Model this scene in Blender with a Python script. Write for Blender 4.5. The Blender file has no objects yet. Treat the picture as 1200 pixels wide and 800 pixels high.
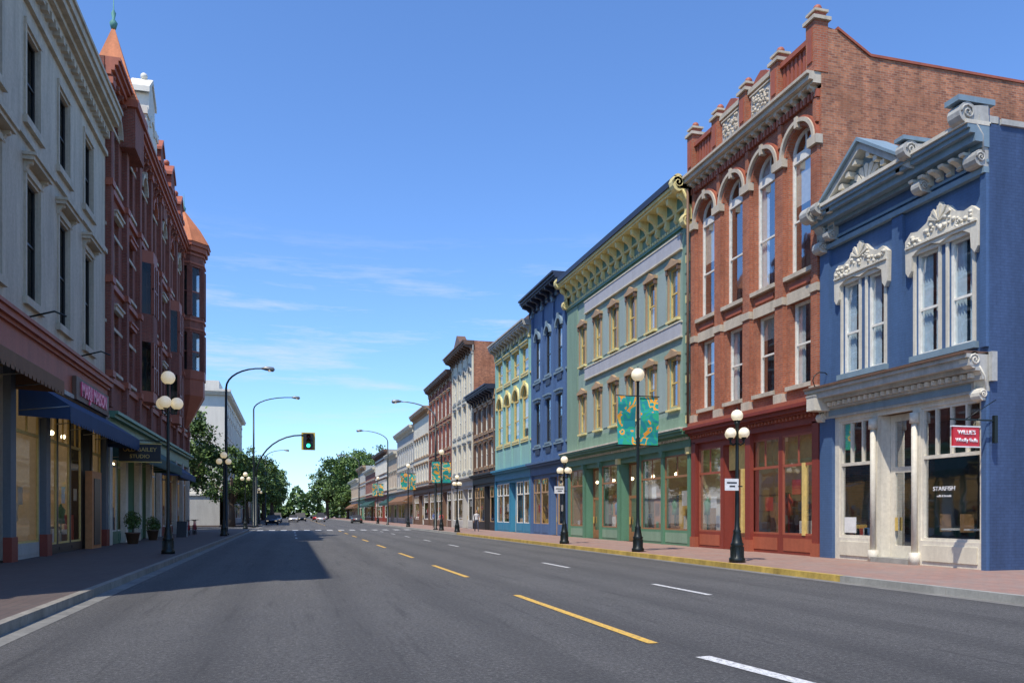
import bpy, math, random
from mathutils import Vector, Matrix
random.seed(4)
R=random.random
def U_(a,b): return a+(b-a)*random.random()
scene=bpy.context.scene
COL=scene.collection
# ------------------------------------------------------------ materials
def nm(name):
    m=bpy.data.materials.new(name); m.use_nodes=True
    nt=m.node_tree; return m,nt,nt.nodes['Principled BSDF']
def N(nt,t,**k):
    n=nt.nodes.new(t)
    for a,b in k.items(): setattr(n,a,b)
    return n
def noise(nt,co,scale,detail=4,rough=.6,mscale=None):
    if mscale:
        mp=N(nt,'ShaderNodeMapping'); mp.inputs['Scale'].default_value=mscale
        nt.links.new(co,mp.inputs['Vector']); co=mp.outputs['Vector']
    n=N(nt,'ShaderNodeTexNoise'); n.inputs['Scale'].default_value=scale
    n.inputs['Detail'].default_value=detail; n.inputs['Roughness'].default_value=rough
    nt.links.new(co,n.inputs['Vector']); return n.outputs['Fac']
def rng(nt,fac,a,b,c,d):
    n=N(nt,'ShaderNodeMapRange'); n.inputs[1].default_value=a;n.inputs[2].default_value=b
    n.inputs[3].default_value=c;n.inputs[4].default_value=d; nt.links.new(fac,n.inputs[0]); return n.outputs[0]
def mix(nt,fac,a,b,mode='MIX'):
    n=N(nt,'ShaderNodeMix',data_type='RGBA',blend_type=mode)
    for s,v in ((n.inputs[0],fac),(n.inputs[6],a),(n.inputs[7],b)):
        if isinstance(v,(int,float)): s.default_value=v
        elif isinstance(v,(tuple,list)): s.default_value=(*v[:3],1)
        else: nt.links.new(v,s)
    return n.outputs[2]
def bump(nt,b,h,strength,dist=.02):
    n=N(nt,'ShaderNodeBump'); n.inputs['Strength'].default_value=strength; n.inputs['Distance'].default_value=dist
    nt.links.new(h,n.inputs['Height']); nt.links.new(n.outputs[0],b.inputs['Normal'])
def grimed(nt,co,col,amt):
    s=noise(nt,co,1.3,5,.65,(1.4,1.4,.22)); f=rng(nt,s,.35,.75,1.0,1-amt*1.6)
    s2=noise(nt,co,9,4,.7); f2=rng(nt,s2,.3,.7,1-amt*.6,1+amt*.4)
    m=N(nt,'ShaderNodeMath',operation='MULTIPLY'); nt.links.new(f,m.inputs[0]); nt.links.new(f2,m.inputs[1])
    cc=N(nt,'ShaderNodeCombineColor')
    for i in range(3): nt.links.new(m.outputs[0],cc.inputs[i])
    return mix(nt,1.0,col,cc.outputs[0],'MULTIPLY')
def paint(name,col,rough=.6,amt=.14,bs=.25,metal=0,bricky=0):
    m,nt,b=nm(name); tc=N(nt,'ShaderNodeTexCoord'); co=tc.outputs['Object']
    c=grimed(nt,co,col,amt); b.inputs['Roughness'].default_value=rough; b.inputs['Metallic'].default_value=metal
    if bricky:
        br=N(nt,'ShaderNodeTexBrick'); br.inputs['Scale'].default_value=1; br.inputs['Brick Width'].default_value=.24
        br.inputs['Row Height'].default_value=.08; br.inputs['Mortar Size'].default_value=.008
        br.inputs['Color1'].default_value=(1,1,1,1); br.inputs['Color2'].default_value=(.86,.88,.9,1); br.inputs['Mortar'].default_value=(.6,.6,.62,1)
        nt.links.new(tc.outputs['UV'],br.inputs['Vector']); bump(nt,b,br.outputs['Fac'],-.8*bricky,.015)
        c=mix(nt,bricky,c,br.outputs['Color'],'MULTIPLY')
    else: bump(nt,b,noise(nt,co,22,4,.6),bs,.012)
    nt.links.new(c,b.inputs['Base Color'])
    return m
def brick(name,c1,c2,mort,amt=.2):
    m,nt,b=nm(name); tc=N(nt,'ShaderNodeTexCoord')
    br=N(nt,'ShaderNodeTexBrick'); br.inputs['Scale'].default_value=1; br.inputs['Brick Width'].default_value=.23
    br.inputs['Row Height'].default_value=.08; br.inputs['Mortar Size'].default_value=.009; br.inputs['Bias'].default_value=-.1
    br.inputs['Color1'].default_value=(*c1,1); br.inputs['Color2'].default_value=(*c2,1); br.inputs['Mortar'].default_value=(*mort,1)
    nt.links.new(tc.outputs['UV'],br.inputs['Vector'])
    c=mix(nt,rng(nt,noise(nt,tc.outputs['Object'],.7,5,.7),.45,.7,0,.55),br.outputs['Color'],tuple(x*.6 for x in c1))
    c=mix(nt,rng(nt,noise(nt,tc.outputs['UV'],1.0,6,.75,(3.2,9,1)),.55,.7,0,.5),c,tuple(min(1,x*1.5) for x in c1))
    c=grimed(nt,tc.outputs['Object'],c,amt); nt.links.new(c,b.inputs['Base Color'])
    b.inputs['Roughness'].default_value=.85; bump(nt,b,br.outputs['Fac'],-.5,.012); return m
def flat(name,col,rough=.5,metal=0,em=0,emc=None):
    m,nt,b=nm(name); tc=N(nt,'ShaderNodeTexCoord')
    f=rng(nt,noise(nt,tc.outputs['Object'],6,3),.3,.7,.85,1.1)
    cc=N(nt,'ShaderNodeCombineColor')
    for i in range(3): nt.links.new(f,cc.inputs[i])
    nt.links.new(mix(nt,1.0,col,cc.outputs[0],'MULTIPLY'),b.inputs['Base Color'])
    b.inputs['Roughness'].default_value=rough; b.inputs['Metallic'].default_value=metal
    if em: b.inputs['Emission Color'].default_value=(*(emc or col),1); b.inputs['Emission Strength'].default_value=em
    return m
def glassmat(name,tint=(.55,.6,.6),base=.10,fk=.6):
    m,nt,b=nm(name); nt.nodes.remove(b); out=nt.nodes['Material Output']
    tr=N(nt,'ShaderNodeBsdfTransparent'); tr.inputs[0].default_value=(*tint,1)
    gl=N(nt,'ShaderNodeBsdfGlossy'); gl.inputs['Roughness'].default_value=.03; gl.inputs['Color'].default_value=(.9,.93,.95,1)
    tc=N(nt,'ShaderNodeTexCoord'); bp=N(nt,'ShaderNodeBump'); bp.inputs['Strength'].default_value=.05; bp.inputs['Distance'].default_value=.04
    nt.links.new(noise(nt,tc.outputs['Object'],1.1,2),bp.inputs['Height']); nt.links.new(bp.outputs[0],gl.inputs['Normal'])
    fr=N(nt,'ShaderNodeFresnel'); fr.inputs['IOR'].default_value=1.5
    ad=N(nt,'ShaderNodeMath',operation='MULTIPLY_ADD'); ad.use_clamp=True; ad.inputs[1].default_value=fk; ad.inputs[2].default_value=base; nt.links.new(fr.outputs[0],ad.inputs[0])
    mx=N(nt,'ShaderNodeMixShader'); nt.links.new(ad.outputs[0],mx.inputs[0]); nt.links.new(tr.outputs[0],mx.inputs[1]); nt.links.new(gl.outputs[0],mx.inputs[2])
    nt.links.new(mx.outputs[0],out.inputs[0]); return m
GLASS=glassmat('window_glass',(.86,.9,.9),.03,.40); SHOPG=glassmat('shop_glass',(.92,.92,.9),.02,.45); GLASSD=glassmat('dark_window_glass',(.35,.38,.4),.02,.35)
DARK=flat('dark_interior',(.022,.022,.024),.8); ROOM=flat('glowing_room_wall',(.40,.30,.20),.8,0,.08,(1,.72,.38)); FLOORW=flat('wood_floor',(.2,.13,.08),.6)  # ROOM walls emit a faint warm glow, so shop interiors look lit
BULB=flat('shop_pendant_light',(.9,.85,.7),.4,0,9,(1,.78,.45)); CEIL=flat('glowing_shop_ceiling',(.6,.57,.5),.8,0,.10,(1,.8,.5))  # CEIL is a plain ceiling with warm light added as emission
CURT=flat('curtain',(.62,.64,.66),.9); BLIND=flat('blind',(.62,.58,.48),.9); YBL=flat('yellow_blind',(.75,.55,.18),.9)
CURTB=flat('blue_curtain',(.60,.72,.84),.9)
G=[flat('goods_red',(.5,.08,.05)),flat('goods_cream',(.65,.55,.4)),flat('goods_blue',(.10,.2,.4)),flat('goods_wood',(.34,.2,.1)),flat('goods_yellow',(.75,.5,.12)),flat('goods_white',(.75,.75,.72)),flat('goods_green',(.1,.28,.14))]
CREAM=paint('cream_stone_paint',(.72,.67,.55),.65,.2)
GREYST=paint('grey_stone_paint',(.50,.49,.44),.65,.24)
STONE=paint('sandstone',(.60,.52,.40),.8,.22)
BLUE=paint('blue_painted_brick',(.070,.135,.265),.55,.16,bricky=.35)
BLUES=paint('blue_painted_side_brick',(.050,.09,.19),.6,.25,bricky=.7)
BLUET=paint('blue_trim',(.05,.10,.21),.5,.12)
BLUEG=paint('slate_blue_trim',(.21,.30,.36),.6,.15)
SLATE=paint('slate_pier',(.13,.15,.17),.6,.15)
RBRICK=brick('red_brick',(.52,.16,.072),(.36,.095,.047),(.36,.25,.18),.24)
SBRICK=brick('side_brick',(.60,.23,.11),(.28,.09,.05),(.42,.30,.21),.34)
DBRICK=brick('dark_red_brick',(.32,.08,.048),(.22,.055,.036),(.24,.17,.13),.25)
REDW=paint('red_wood',(.25,.045,.028),.5,.18)
REDT=paint('oxide_red_trim',(.40,.11,.055),.6,.18)
GREEN=paint('sage_green_wall',(.23,.35,.25),.65,.15)
GREYG=paint('seafoam_wall',(.29,.40,.33),.65,.15)
GREEND=paint('green_wood',(.11,.25,.155),.5,.14)
LAV=paint('pale_grey_band',(.47,.47,.49),.6,.1)
LAVP=paint('grey_green_panel',(.35,.43,.39),.6,.1)
YEL=paint('yellow_trim',(.82,.70,.31),.6,.14)
TANW=paint('tan_trim',(.47,.31,.17),.6,.15)
NAVY=paint('navy_trim',(.025,.035,.07),.5,.1)
COB=paint('cobalt_wall',(.08,.15,.30),.6,.16)
TEAL=paint('aqua_wall',(.28,.50,.45),.6,.14)
TEALB=paint('azure_wood',(.04,.23,.38),.5,.1)
WHT=paint('white_stucco',(.74,.70,.60),.7,.10)
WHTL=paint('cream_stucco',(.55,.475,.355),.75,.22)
WHTC=paint('ivory_paint',(.70,.65,.51),.7,.15)
BLK=paint('black_wood',(.02,.02,.022),.5,.1)
BRN=paint('brown_trim',(.16,.09,.055),.6,.15)
GREYW=paint('grey_render',(.45,.44,.40),.8,.15)
TANR=paint('tan_render',(.52,.41,.29),.8,.15)
ROOFM=paint('tar_roof',(.07,.07,.07),.9,.2)
WFR=flat('white_frame',(.78,.76,.68),.5); OFR=flat('orange_frame',(.50,.20,.07),.5); YFR=flat('yellow_frame',(.68,.50,.17),.5)
BFR=flat('dark_frame',(.03,.028,.025),.4); RFR=flat('red_frame',(.32,.09,.05),.5); GFR=flat('green_frame',(.09,.22,.14),.5); BRF=flat('brown_frame',(.30,.15,.07),.5)
IRON=paint('black_iron',(.012,.018,.017),.4,.1,.1,.3)
GALV=paint('galvanised_steel',(.28,.29,.29),.45,.12,.1,.5)
GLOBE=flat('milk_glass_globe',(.82,.76,.62),.25,0,.35,(1,.78,.4))
COPPER=paint('verdigris',(.12,.33,.28),.7,.2)
TILE=paint('orange_tile',(.60,.20,.08),.75,.25)
CONC=paint('concrete',(.36,.35,.31),.85,.25); CONL=paint('shade_darkened_kerb',(.27,.25,.21),.85,.3); GUT=paint('gutter_concrete',(.22,.215,.195),.85,.3)  # CONL: left kerb concrete, with building shade darkened into its colour
YKERB=paint('yellow_kerb_paint',(.58,.40,.09),.7,.35)
AWN=paint('navy_canvas',(.02,.05,.12),.8,.12); AWG=paint('green_canvas',(.02,.07,.055),.8,.12); AWB=paint('brown_canvas',(.22,.11,.05),.8,.15)
SIGNR=flat('red_sign',(.55,.02,.03),.4); PINK=flat('pink_letters',(.9,.12,.22),.4); GOLD=flat('gold_letters',(.6,.42,.12),.4); WTXT=flat('white_letters',(.8,.8,.8),.5)
WPANEL=flat('white_panel',(.75,.75,.72),.5); BTXT=flat('black_letters',(.02,.02,.02),.5)
RUB=flat('rubber',(.02,.02,.02),.8)
def asphalt():
    m,nt,b=nm('asphalt'); tc=N(nt,'ShaderNodeTexCoord'); co=tc.outputs['Object']
    c=mix(nt,rng(nt,noise(nt,co,.35,6,.65,(1,.25,1)),.35,.7,0,1),(.098,.096,.094),(.145,.141,.135))
    c=mix(nt,rng(nt,noise(nt,co,1.4,8,.85),.46,.66,0,.5),c,(.070,.069,.068))
    c=mix(nt,rng(nt,noise(nt,co,15,7,1.0),.47,.54,0,.8),c,(.05,.049,.048))
    c=mix(nt,rng(nt,noise(nt,co,20,7,1.0),.53,.60,0,.8),c,(.34,.33,.31))
    wv=N(nt,'ShaderNodeTexWave',wave_type='BANDS',bands_direction='X'); wv.inputs['Scale'].default_value=.17; wv.inputs['Distortion'].default_value=1.2; wv.inputs['Detail'].default_value=3; wv.inputs['Detail Scale'].default_value=.6
    nt.links.new(co,wv.inputs['Vector']); c=mix(nt,rng(nt,wv.outputs['Fac'],.5,1,0,.32),c,(.055,.054,.054))
    c=mix(nt,rng(nt,noise(nt,co,3.0,6,.75,(1.6,.08,1)),.54,.68,0,.5),c,(.04,.04,.04))
    nt.links.new(c,b.inputs['Base Color']); b.inputs['Roughness'].default_value=.85; b.inputs['Specular IOR Level'].default_value=.3
    bump(nt,b,noise(nt,co,30,7,.95),1.0,.025); return m
ASPH=asphalt()
def paver(name,c1,c2,mort,w,h,grey=(.27,.23,.2)):
    m,nt,b=nm(name); tc=N(nt,'ShaderNodeTexCoord'); br=N(nt,'ShaderNodeTexBrick'); br.inputs['Scale'].default_value=1
    br.inputs['Brick Width'].default_value=w; br.inputs['Row Height'].default_value=h; br.inputs['Mortar Size'].default_value=.012
    br.inputs['Color1'].default_value=(*c1,1); br.inputs['Color2'].default_value=(*c2,1); br.inputs['Mortar'].default_value=(*mort,1)
    nt.links.new(tc.outputs['UV'],br.inputs['Vector']); c=mix(nt,rng(nt,noise(nt,tc.outputs['Object'],.8,6,.7),.4,.7,0,.6),br.outputs['Color'],grey)
    c=mix(nt,rng(nt,noise(nt,tc.outputs['Object'],7,5,.8),.5,.7,0,.5),c,tuple(x*.45 for x in grey))
    nt.links.new(c,b.inputs['Base Color']); b.inputs['Roughness'].default_value=.85; bump(nt,b,br.outputs['Fac'],-.4,.01); return m
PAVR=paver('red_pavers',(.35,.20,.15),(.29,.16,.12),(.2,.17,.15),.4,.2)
PAVL=paver('shade_darkened_pavers',(.105,.072,.06),(.085,.06,.052),(.06,.05,.045),.4,.2,(.10,.085,.075))  # brown left paving, its colour lowered further to deepen the shade there
def road_paint(name,col):
    m,nt,b=nm(name); tc=N(nt,'ShaderNodeTexCoord'); n=noise(nt,tc.outputs['Object'],16,8,.95)
    nt.links.new(mix(nt,rng(nt,n,.48,.58,0,.85),col,(.12,.12,.115)),b.inputs['Base Color']); b.inputs['Roughness'].default_value=.8; return m
PW=road_paint('white_road_paint',(.66,.66,.64)); PY=road_paint('yellow_road_paint',(.72,.43,.06))
def leafmat(name,c):
    m,nt,b=nm(name); tc=N(nt,'ShaderNodeTexCoord')
    nt.links.new(mix(nt,rng(nt,noise(nt,tc.outputs['Object'],1.1,4),.35,.65,0,1),c,tuple(x*1.7 for x in c)),b.inputs['Base Color']); b.inputs['Roughness'].default_value=.6
    return m
LEAF1=leafmat('leaf_light',(.085,.14,.03)); LEAF2=leafmat('leaf_dark',(.04,.08,.02)); BARK=paint('bark',(.10,.07,.05),.9,.3)
def bannermat():
    m,nt,b=nm('banner_print'); tc=N(nt,'ShaderNodeTexCoord'); n=N(nt,'ShaderNodeTexNoise'); n.inputs['Scale'].default_value=1.5; n.inputs['Distortion'].default_value=1.5
    n.inputs['Detail'].default_value=1
    nt.links.new(tc.outputs['Object'],n.inputs['Vector']); cr=N(nt,'ShaderNodeValToRGB'); cr.color_ramp.interpolation='CONSTANT'; e=cr.color_ramp.elements
    e[0].position=0; e[0].color=(.01,.25,.27,1); e[1].position=.42; e[1].color=(.02,.38,.2,1)
    for p,c in ((.47,(.01,.32,.36,1)),(.51,(.85,.36,.03,1)),(.59,(.75,.55,.05,1)),(.62,(.01,.3,.32,1))):
        x=e.new(p); x.color=c
    nt.links.new(n.outputs['Fac'],cr.inputs[0]); nt.links.new(cr.outputs[0],b.inputs['Base Color']); b.inputs['Roughness'].default_value=.7; return m
BAN=bannermat()
# ------------------------------------------------------------ builder
Z=Vector((0,0,1))
class B:
    def __init__(s,name,O=(0,0,0),U=(1,0,0),Nn=(0,1,0)):
        s.O,s.U,s.N=Vector(O),Vector(U),Vector(Nn); s.parts={}; s.name=name
        s.root=bpy.data.objects.new(name,None); s.root.empty_display_size=.5; COL.objects.link(s.root)
    def P(s,u,v,w=0): return s.O+s.U*u+Z*v+s.N*w
    def raw(s,pts,faces,mat,part,smooth=False):
        k=(part,mat.name,smooth)
        V,F=s.parts.setdefault(k,([],[])); o=len(V); V.extend(pts); F.extend([tuple(i+o for i in f) for f in faces])
    def quad(s,a,b_,c,d,mat,part): s.raw([a,b_,c,d],[(0,1,2,3)],mat,part)
    def rect(s,u0,u1,v0,v1,w,mat,part): s.quad(s.P(u0,v0,w),s.P(u1,v0,w),s.P(u1,v1,w),s.P(u0,v1,w),mat,part)
    def box(s,u0,u1,v0,v1,w0,w1,mat,part='trim'):
        p=[s.P(u,v,w) for w in (w0,w1) for v in (v0,v1) for u in (u0,u1)]
        s.raw(p,[(0,1,3,2),(4,6,7,5),(0,4,5,1),(2,3,7,6),(0,2,6,4),(1,5,7,3)],mat,part)
    def prism(s,prof,u0,u1,mat,part='trim'):
        n=len(prof); p=[s.P(u0,v,w) for w,v in prof]+[s.P(u1,v,w) for w,v in prof]
        s.raw(p,[tuple(range(n)),tuple(range(2*n-1,n-1,-1))]+[(i,i+n,(i+1)%n+n,(i+1)%n) for i in range(n)],mat,part)
    def plate(s,pts,w0,w1,mat,part='trim'):
        n=len(pts); p=[s.P(u,v,w0) for u,v in pts]+[s.P(u,v,w1) for u,v in pts]
        s.raw(p,[tuple(range(n)),tuple(range(2*n-1,n-1,-1))]+[(i,i+n,(i+1)%n+n,(i+1)%n) for i in range(n)],mat,part)
    def archband(s,cu,cv,ri,ro,w0,w1,mat,part='arches',a0=0,a1=math.pi,n=14,ry=1):
        for i in range(n):
            t0=a0+(a1-a0)*i/n; t1=a0+(a1-a0)*(i+1)/n
            q=[(cu+r*math.cos(t),cv+r*ry*math.sin(t)) for r,t in ((ri,t0),(ro,t0),(ro,t1),(ri,t1))]
            p=[s.P(u,v,w0) for u,v in q]+[s.P(u,v,w1) for u,v in q]
            s.raw(p,[(4,5,6,7),(1,2,6,5),(0,4,7,3)]+([(0,1,5,4)] if i==0 else [])+([(2,3,7,6)] if i==n-1 else []),mat,part)
    def lathe(s,prof,c,mat,part,n=12,smooth=True,rot=0):
        c=Vector(c); V=[];F=[]
        for r,z in prof:
            for i in range(n):
                t=2*math.pi*(i+rot)/n; V.append(c+Vector((r*math.cos(t),r*math.sin(t),z)))
        for j in range(len(prof)-1):
            for i in range(n): F.append((j*n+i,j*n+(i+1)%n,(j+1)*n+(i+1)%n,(j+1)*n+i))
        F.append(tuple(range(n-1,-1,-1))); F.append(tuple(range((len(prof)-1)*n,len(prof)*n)))
        s.raw(V,F,mat,part,smooth)
    def ball(s,c,r,mat,part,n=12):
        s.lathe([(max(.002,r*math.sin(math.pi*i/8)),-r*math.cos(math.pi*i/8)) for i in range(9)],c,mat,part,n)
    def tube(s,pts,rad,mat,part,n=8):
        pts=[Vector(p) for p in pts]; V=[];F=[]
        if isinstance(rad,(int,float)): rad=[rad]*len(pts)
        for j,p in enumerate(pts):
            d=(pts[min(j+1,len(pts)-1)]-pts[max(j-1,0)]).normalized(); a=d.cross(Vector((.13,.97,.2)) if abs(d.y)<.9 else Vector((1,0,0))).normalized(); b2=d.cross(a)
            for i in range(n):
                t=2*math.pi*i/n; V.append(p+(a*math.cos(t)+b2*math.sin(t))*rad[j])
        for j in range(len(pts)-1):
            for i in range(n): F.append((j*n+i,j*n+(i+1)%n,(j+1)*n+(i+1)%n,(j+1)*n+i))
        F.append(tuple(range(n-1,-1,-1))); F.append(tuple(range((len(pts)-1)*n,len(pts)*n)))
        s.raw(V,F,mat,part,True)
    def wall(s,u0,u1,v0,v1,ops,mat,depth=.25,w=0,part='walls'):
        us=sorted({u0,u1,*[x for o in ops for x in o[:2]]}); vs=sorted({v0,v1,*[x for o in ops for x in o[2:4]]})
        us=[x for x in us if u0<=x<=u1]; vs=[x for x in vs if v0<=x<=v1]
        for j in range(len(vs)-1):
            run=None
            for i in range(len(us)-1):
                cu=(us[i]+us[i+1])/2; cv=(vs[j]+vs[j+1])/2
                if any(o[0]<cu<o[1] and o[2]<cv<o[3] for o in ops):
                    if run is not None: s.rect(run,us[i],vs[j],vs[j+1],w,mat,part); run=None
                elif run is None: run=us[i]
            if run is not None: s.rect(run,us[-1],vs[j],vs[j+1],w,mat,part)
        for o in ops:
            a,b_,c,d=o[:4]; arch=len(o)>4 and o[4]; P=s.P; r=(b_-a)/2; sp=d-r if arch else d; mid=(a+b_)/2
            s.quad(P(a,c,w),P(a,sp,w),P(a,sp,w-depth),P(a,c,w-depth),mat,part)
            s.quad(P(b_,c,w),P(b_,sp,w),P(b_,sp,w-depth),P(b_,c,w-depth),mat,part)
            s.quad(P(a,c,w),P(b_,c,w),P(b_,c,w-depth),P(a,c,w-depth),mat,part)
            if not arch: s.quad(P(a,d,w),P(b_,d,w),P(b_,d,w-depth),P(a,d,w-depth),mat,part)
            else:
                n=8
                for sg,cu in ((-1,a),(1,b_)):
                    for i in range(n):
                        t0=math.pi/2*i/n; t1=math.pi/2*(i+1)/n
                        p0=(mid+sg*r*math.cos(t0),sp+r*math.sin(t0)); p1=(mid+sg*r*math.cos(t1),sp+r*math.sin(t1))
                        s.raw([P(cu,d,w),P(*p0,w),P(*p1,w)],[(0,1,2)],mat,part)
                        s.quad(P(*p0,w),P(*p1,w),P(*p1,w-depth),P(*p0,w-depth),mat,part)
    def win(s,u0,u1,v0,v1,fr,arch=False,d=.22,curt='rand',mull=False,rail=.5,fw=.07,w=0,glass=None):
        r=(u1-u0)/2; sp=v1-r if arch else v1; g=glass or GLASS; W=w-d; mid=(u0+u1)/2
        if arch:
            n=12; pts=[s.P(u0,v0,W+.03),s.P(u1,v0,W+.03)]+[s.P(mid+r*math.cos(math.pi*i/n),sp+r*math.sin(math.pi*i/n),W+.03) for i in range(n+1)]
            s.raw(pts,[tuple(range(len(pts)))],g,'glass'); s.archband(mid,sp,r-fw,r,W,W+.08,fr,'window_frames')
            s.box(u0+fw,u1-fw,sp-.05,sp+.05,W+.002,W+.075,fr,'window_frames')
            s.box(mid-.02,mid+.02,sp+.05,v1-fw,W+.004,W+.06,fr,'window_frames')
        else:
            s.rect(u0,u1,v0,v1,W+.03,g,'glass'); s.box(u0+fw,u1-fw,v1-fw,v1,W,W+.08,fr,'window_frames')
        s.box(u0,u0+fw,v0,sp,W-.002,W+.082,fr,'window_frames'); s.box(u1-fw,u1,v0,sp,W-.002,W+.082,fr,'window_frames')
        s.box(u0+fw,u1-fw,v0,v0+fw,W,W+.08,fr,'window_frames')
        if rail: 
            vm=v0+(sp-v0)*rail; s.box(u0+fw,u1-fw,vm-.035,vm+.035,W-.001,W+.07,fr,'window_frames')
        if mull: s.box(mid-.025,mid+.025,v0+fw,sp-fw,W-.003,W+.065,fr,'window_frames')
        s.rect(u0-.3,u1+.3,v0-.3,v1+.2,W-.7,DARK,'interior')
        k=curt
        if k=='rand': k=random.choice(['blind','drape','none','half','none','blind'])
        wc=W-.05
        if k=='blind': s.rect(u0,u1,v0+(sp-v0)*U_(.4,.75),sp,wc,BLIND,'blinds')
        elif k=='half': s.rect(u0,u1,v0,v0+(sp-v0)*.5,wc,CURT,'blinds')
        elif k=='yellow': s.rect(u0,u1,v0+(sp-v0)*U_(.0,.3),v1,wc,YBL,'blinds')
        elif k in('drape','blue'):
            m=CURTB if k=='blue' else CURT; wd=(u1-u0)*(.42 if k=='blue' else .3); n=7
            for a,sg in ((u0,1),(u1,-1)):
                for i in range(n):
                    x0=a+sg*wd*i/n; x1=a+sg*wd*(i+1)/n
                    s.quad(s.P(x0,v0,wc-(i%2)*.06),s.P(x1,v0,wc-((i+1)%2)*.06),s.P(x1,v1-.05,wc-((i+1)%2)*.06),s.P(x0,v1-.05,wc-(i%2)*.06),m,'curtains')
    def body(s,u0,u1,H,depth,side=None,roofdrop=.5):
        m=side; e=.02
        for u in (u0+e,u1-e): s.quad(s.P(u,0,-.01),s.P(u,H,-.01),s.P(u,H,-depth),s.P(u,0,-depth),m,'side_walls')
        s.rect(u0+e,u1-e,0,H,-depth,m,'side_walls')
        s.quad(s.P(u0+e,H-roofdrop,-.3),s.P(u1-e,H-roofdrop,-.3),s.P(u1-e,H-roofdrop,-depth),s.P(u0+e,H-roofdrop,-depth),ROOFM,'roof')
        s.box(u0+.03,u1-.03,H-roofdrop-.2,H-.004,-.35,-.012,m,'parapet')
    def cornice(s,u0,u1,v,steps,mat,part='cornice'):
        for i,(dv,w) in enumerate(steps):
            s.box(u0,u1,v,v+dv,-.04,w,mat,part); v+=dv
        return v
    def brackets(s,u0,u1,n,v0,v1,w,wd,mat,part='brackets'):
        h=v1-v0
        for i in range(n):
            c=u0+(u1-u0)*(i/(n-1) if n>1 else .5)
            s.prism([(0,v0),(w*.22,v0),(w*.38,v0+h*.12),(w*.3,v0+h*.35),(w*.55,v0+h*.62),(w*.95,v0+h*.75),(w,v0+h*.9),(w,v1),(0,v1)],c-wd/2,c+wd/2,mat,part)
    def hood(s,u0,u1,v,mat,kind='flat',w=.16,part='window_hoods'):
        if kind=='arch':
            m=(u0+u1)/2; r=(u1-u0)/2; s.archband(m,v-r,r,r+.2,-.02,w,mat,part); s.box(m-.1,m+.1,v-.02,v+.36,-.01,w+.06,mat,part)
        else:
            s.box(u0-.1,u1+.1,v,v+.2,-.02,w,mat,part); s.box(u0-.18,u1+.18,v+.2,v+.3,-.02,w+.08,mat,part)
    def sill(s,u0,u1,v,mat,w=.12): s.box(u0-.08,u1+.08,v-.15,v,-.02,w,mat,'sills')
    def shop(s,u0,u1,vt,wood,fr,nb=4,doors=(1,),base=.15,bulk=.75,tr=3.2,goods=True,room=None,transom=True,blind=None,bulkm=None,mg=.1,lit=True):
        bw=(u1-u0)/nb; room=room or ROOM; ops=[]
        for i in range(nb):
            a=u0+bw*i+mg; b_=u0+bw*(i+1)-mg
            ops.append((a,b_,base if i in doors else base+bulk,vt-.25))
        s.wall(u0,u1,base,vt,ops,wood,.08,w=-.05,part='shopfront')
        for i in range(nb):
            a,b_,c,d=ops[i]; W=-.13
            if blind: s.rect(a,b_,tr+.1,d,-.3,blind,'transom_blinds')
            if i in doors:
                D=-.6
                s.quad(s.P(a,c,-.13),s.P(a,d,-.13),s.P(a+.1,d,D),s.P(a+.1,c,D),wood,'shopfront'); s.quad(s.P(b_,c,-.13),s.P(b_,d,-.13),s.P(b_-.1,d,D),s.P(b_-.1,c,D),wood,'shopfront')
                s.quad(s.P(a,d,-.13),s.P(b_,d,-.13),s.P(b_-.1,d,D),s.P(a+.1,d,D),wood,'shopfront')
                da,db=a+.1,b_-.1
                s.rect(da,db,c,d,D+.03,SHOPG,'glass')
                for x0,x1 in ((da,da+.14),(db-.14,db)): s.box(x0,x1,c,d,D,D+.08,fr,'door')
                s.box(da+.14,db-.14,c,c+.5,D+.002,D+.078,fr,'door'); s.box(da+.14,db-.14,c+2.3,c+2.45,D+.002,D+.078,fr,'door'); s.box(da+.14,db-.14,d-.12,d,D+.002,D+.078,fr,'door')
                s.box(db-.22,db-.17,c+.9,c+1.3,D+.08,D+.14,GOLD,'door_handle')
            else:
                s.rect(a,b_,c,d,W+.03,SHOPG,'glass'); s.box(a,a+.06,c,d,W,W+.07,fr,'window_frames'); s.box(b_-.06,b_,c,d,W,W+.07,fr,'window_frames')
                s.box(a+.06,b_-.06,c,c+.07,W+.002,W+.068,fr,'window_frames'); s.box(a+.06,b_-.06,d-.07,d,W+.002,W+.068,fr,'window_frames')
                if transom:
                    s.box(a+.06,b_-.06,tr,tr+.1,W+.002,W+.068,fr,'window_frames'); 
                    nn=max(2,int((b_-a)/.9))
                    for q in range(1,nn):
                        x=a+(b_-a)*q/nn; s.box(x-.02,x+.02,tr+.1,d-.07,W+.004,W+.06,fr,'window_frames')
                s.box(a+.1,b_-.1,base+.12,base+bulk-.12,-.06,-.03,bulkm or wood,'bulkhead_panels')
                if goods:
                    s.box(a,b_,base,c-.05,-.9,-.2,G[3],'display_shelf')
                    x=a+.15
                    while x<b_-.2:
                        ww=U_(.12,.4); hh=U_(.2,1.3); m=random.choice(G)
                        if R()<.72:
                            if R()<.35:
                                p=s.P(x+.15,0,-U_(.45,.7)); s.lathe([(.03,c),(.03,c+.7),(.16,c+.72),(.12,c+1.0),(.17,c+1.25),(.05,c+1.42),(.04,c+1.5)],p,m,'dress_form',10)
                            else: s.box(x,min(x+ww,b_-.05),c-.04,c-.04+hh,-U_(.6,.85),-U_(.3,.5),m,'display_goods')
                        x+=ww+U_(.05,.3)
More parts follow.
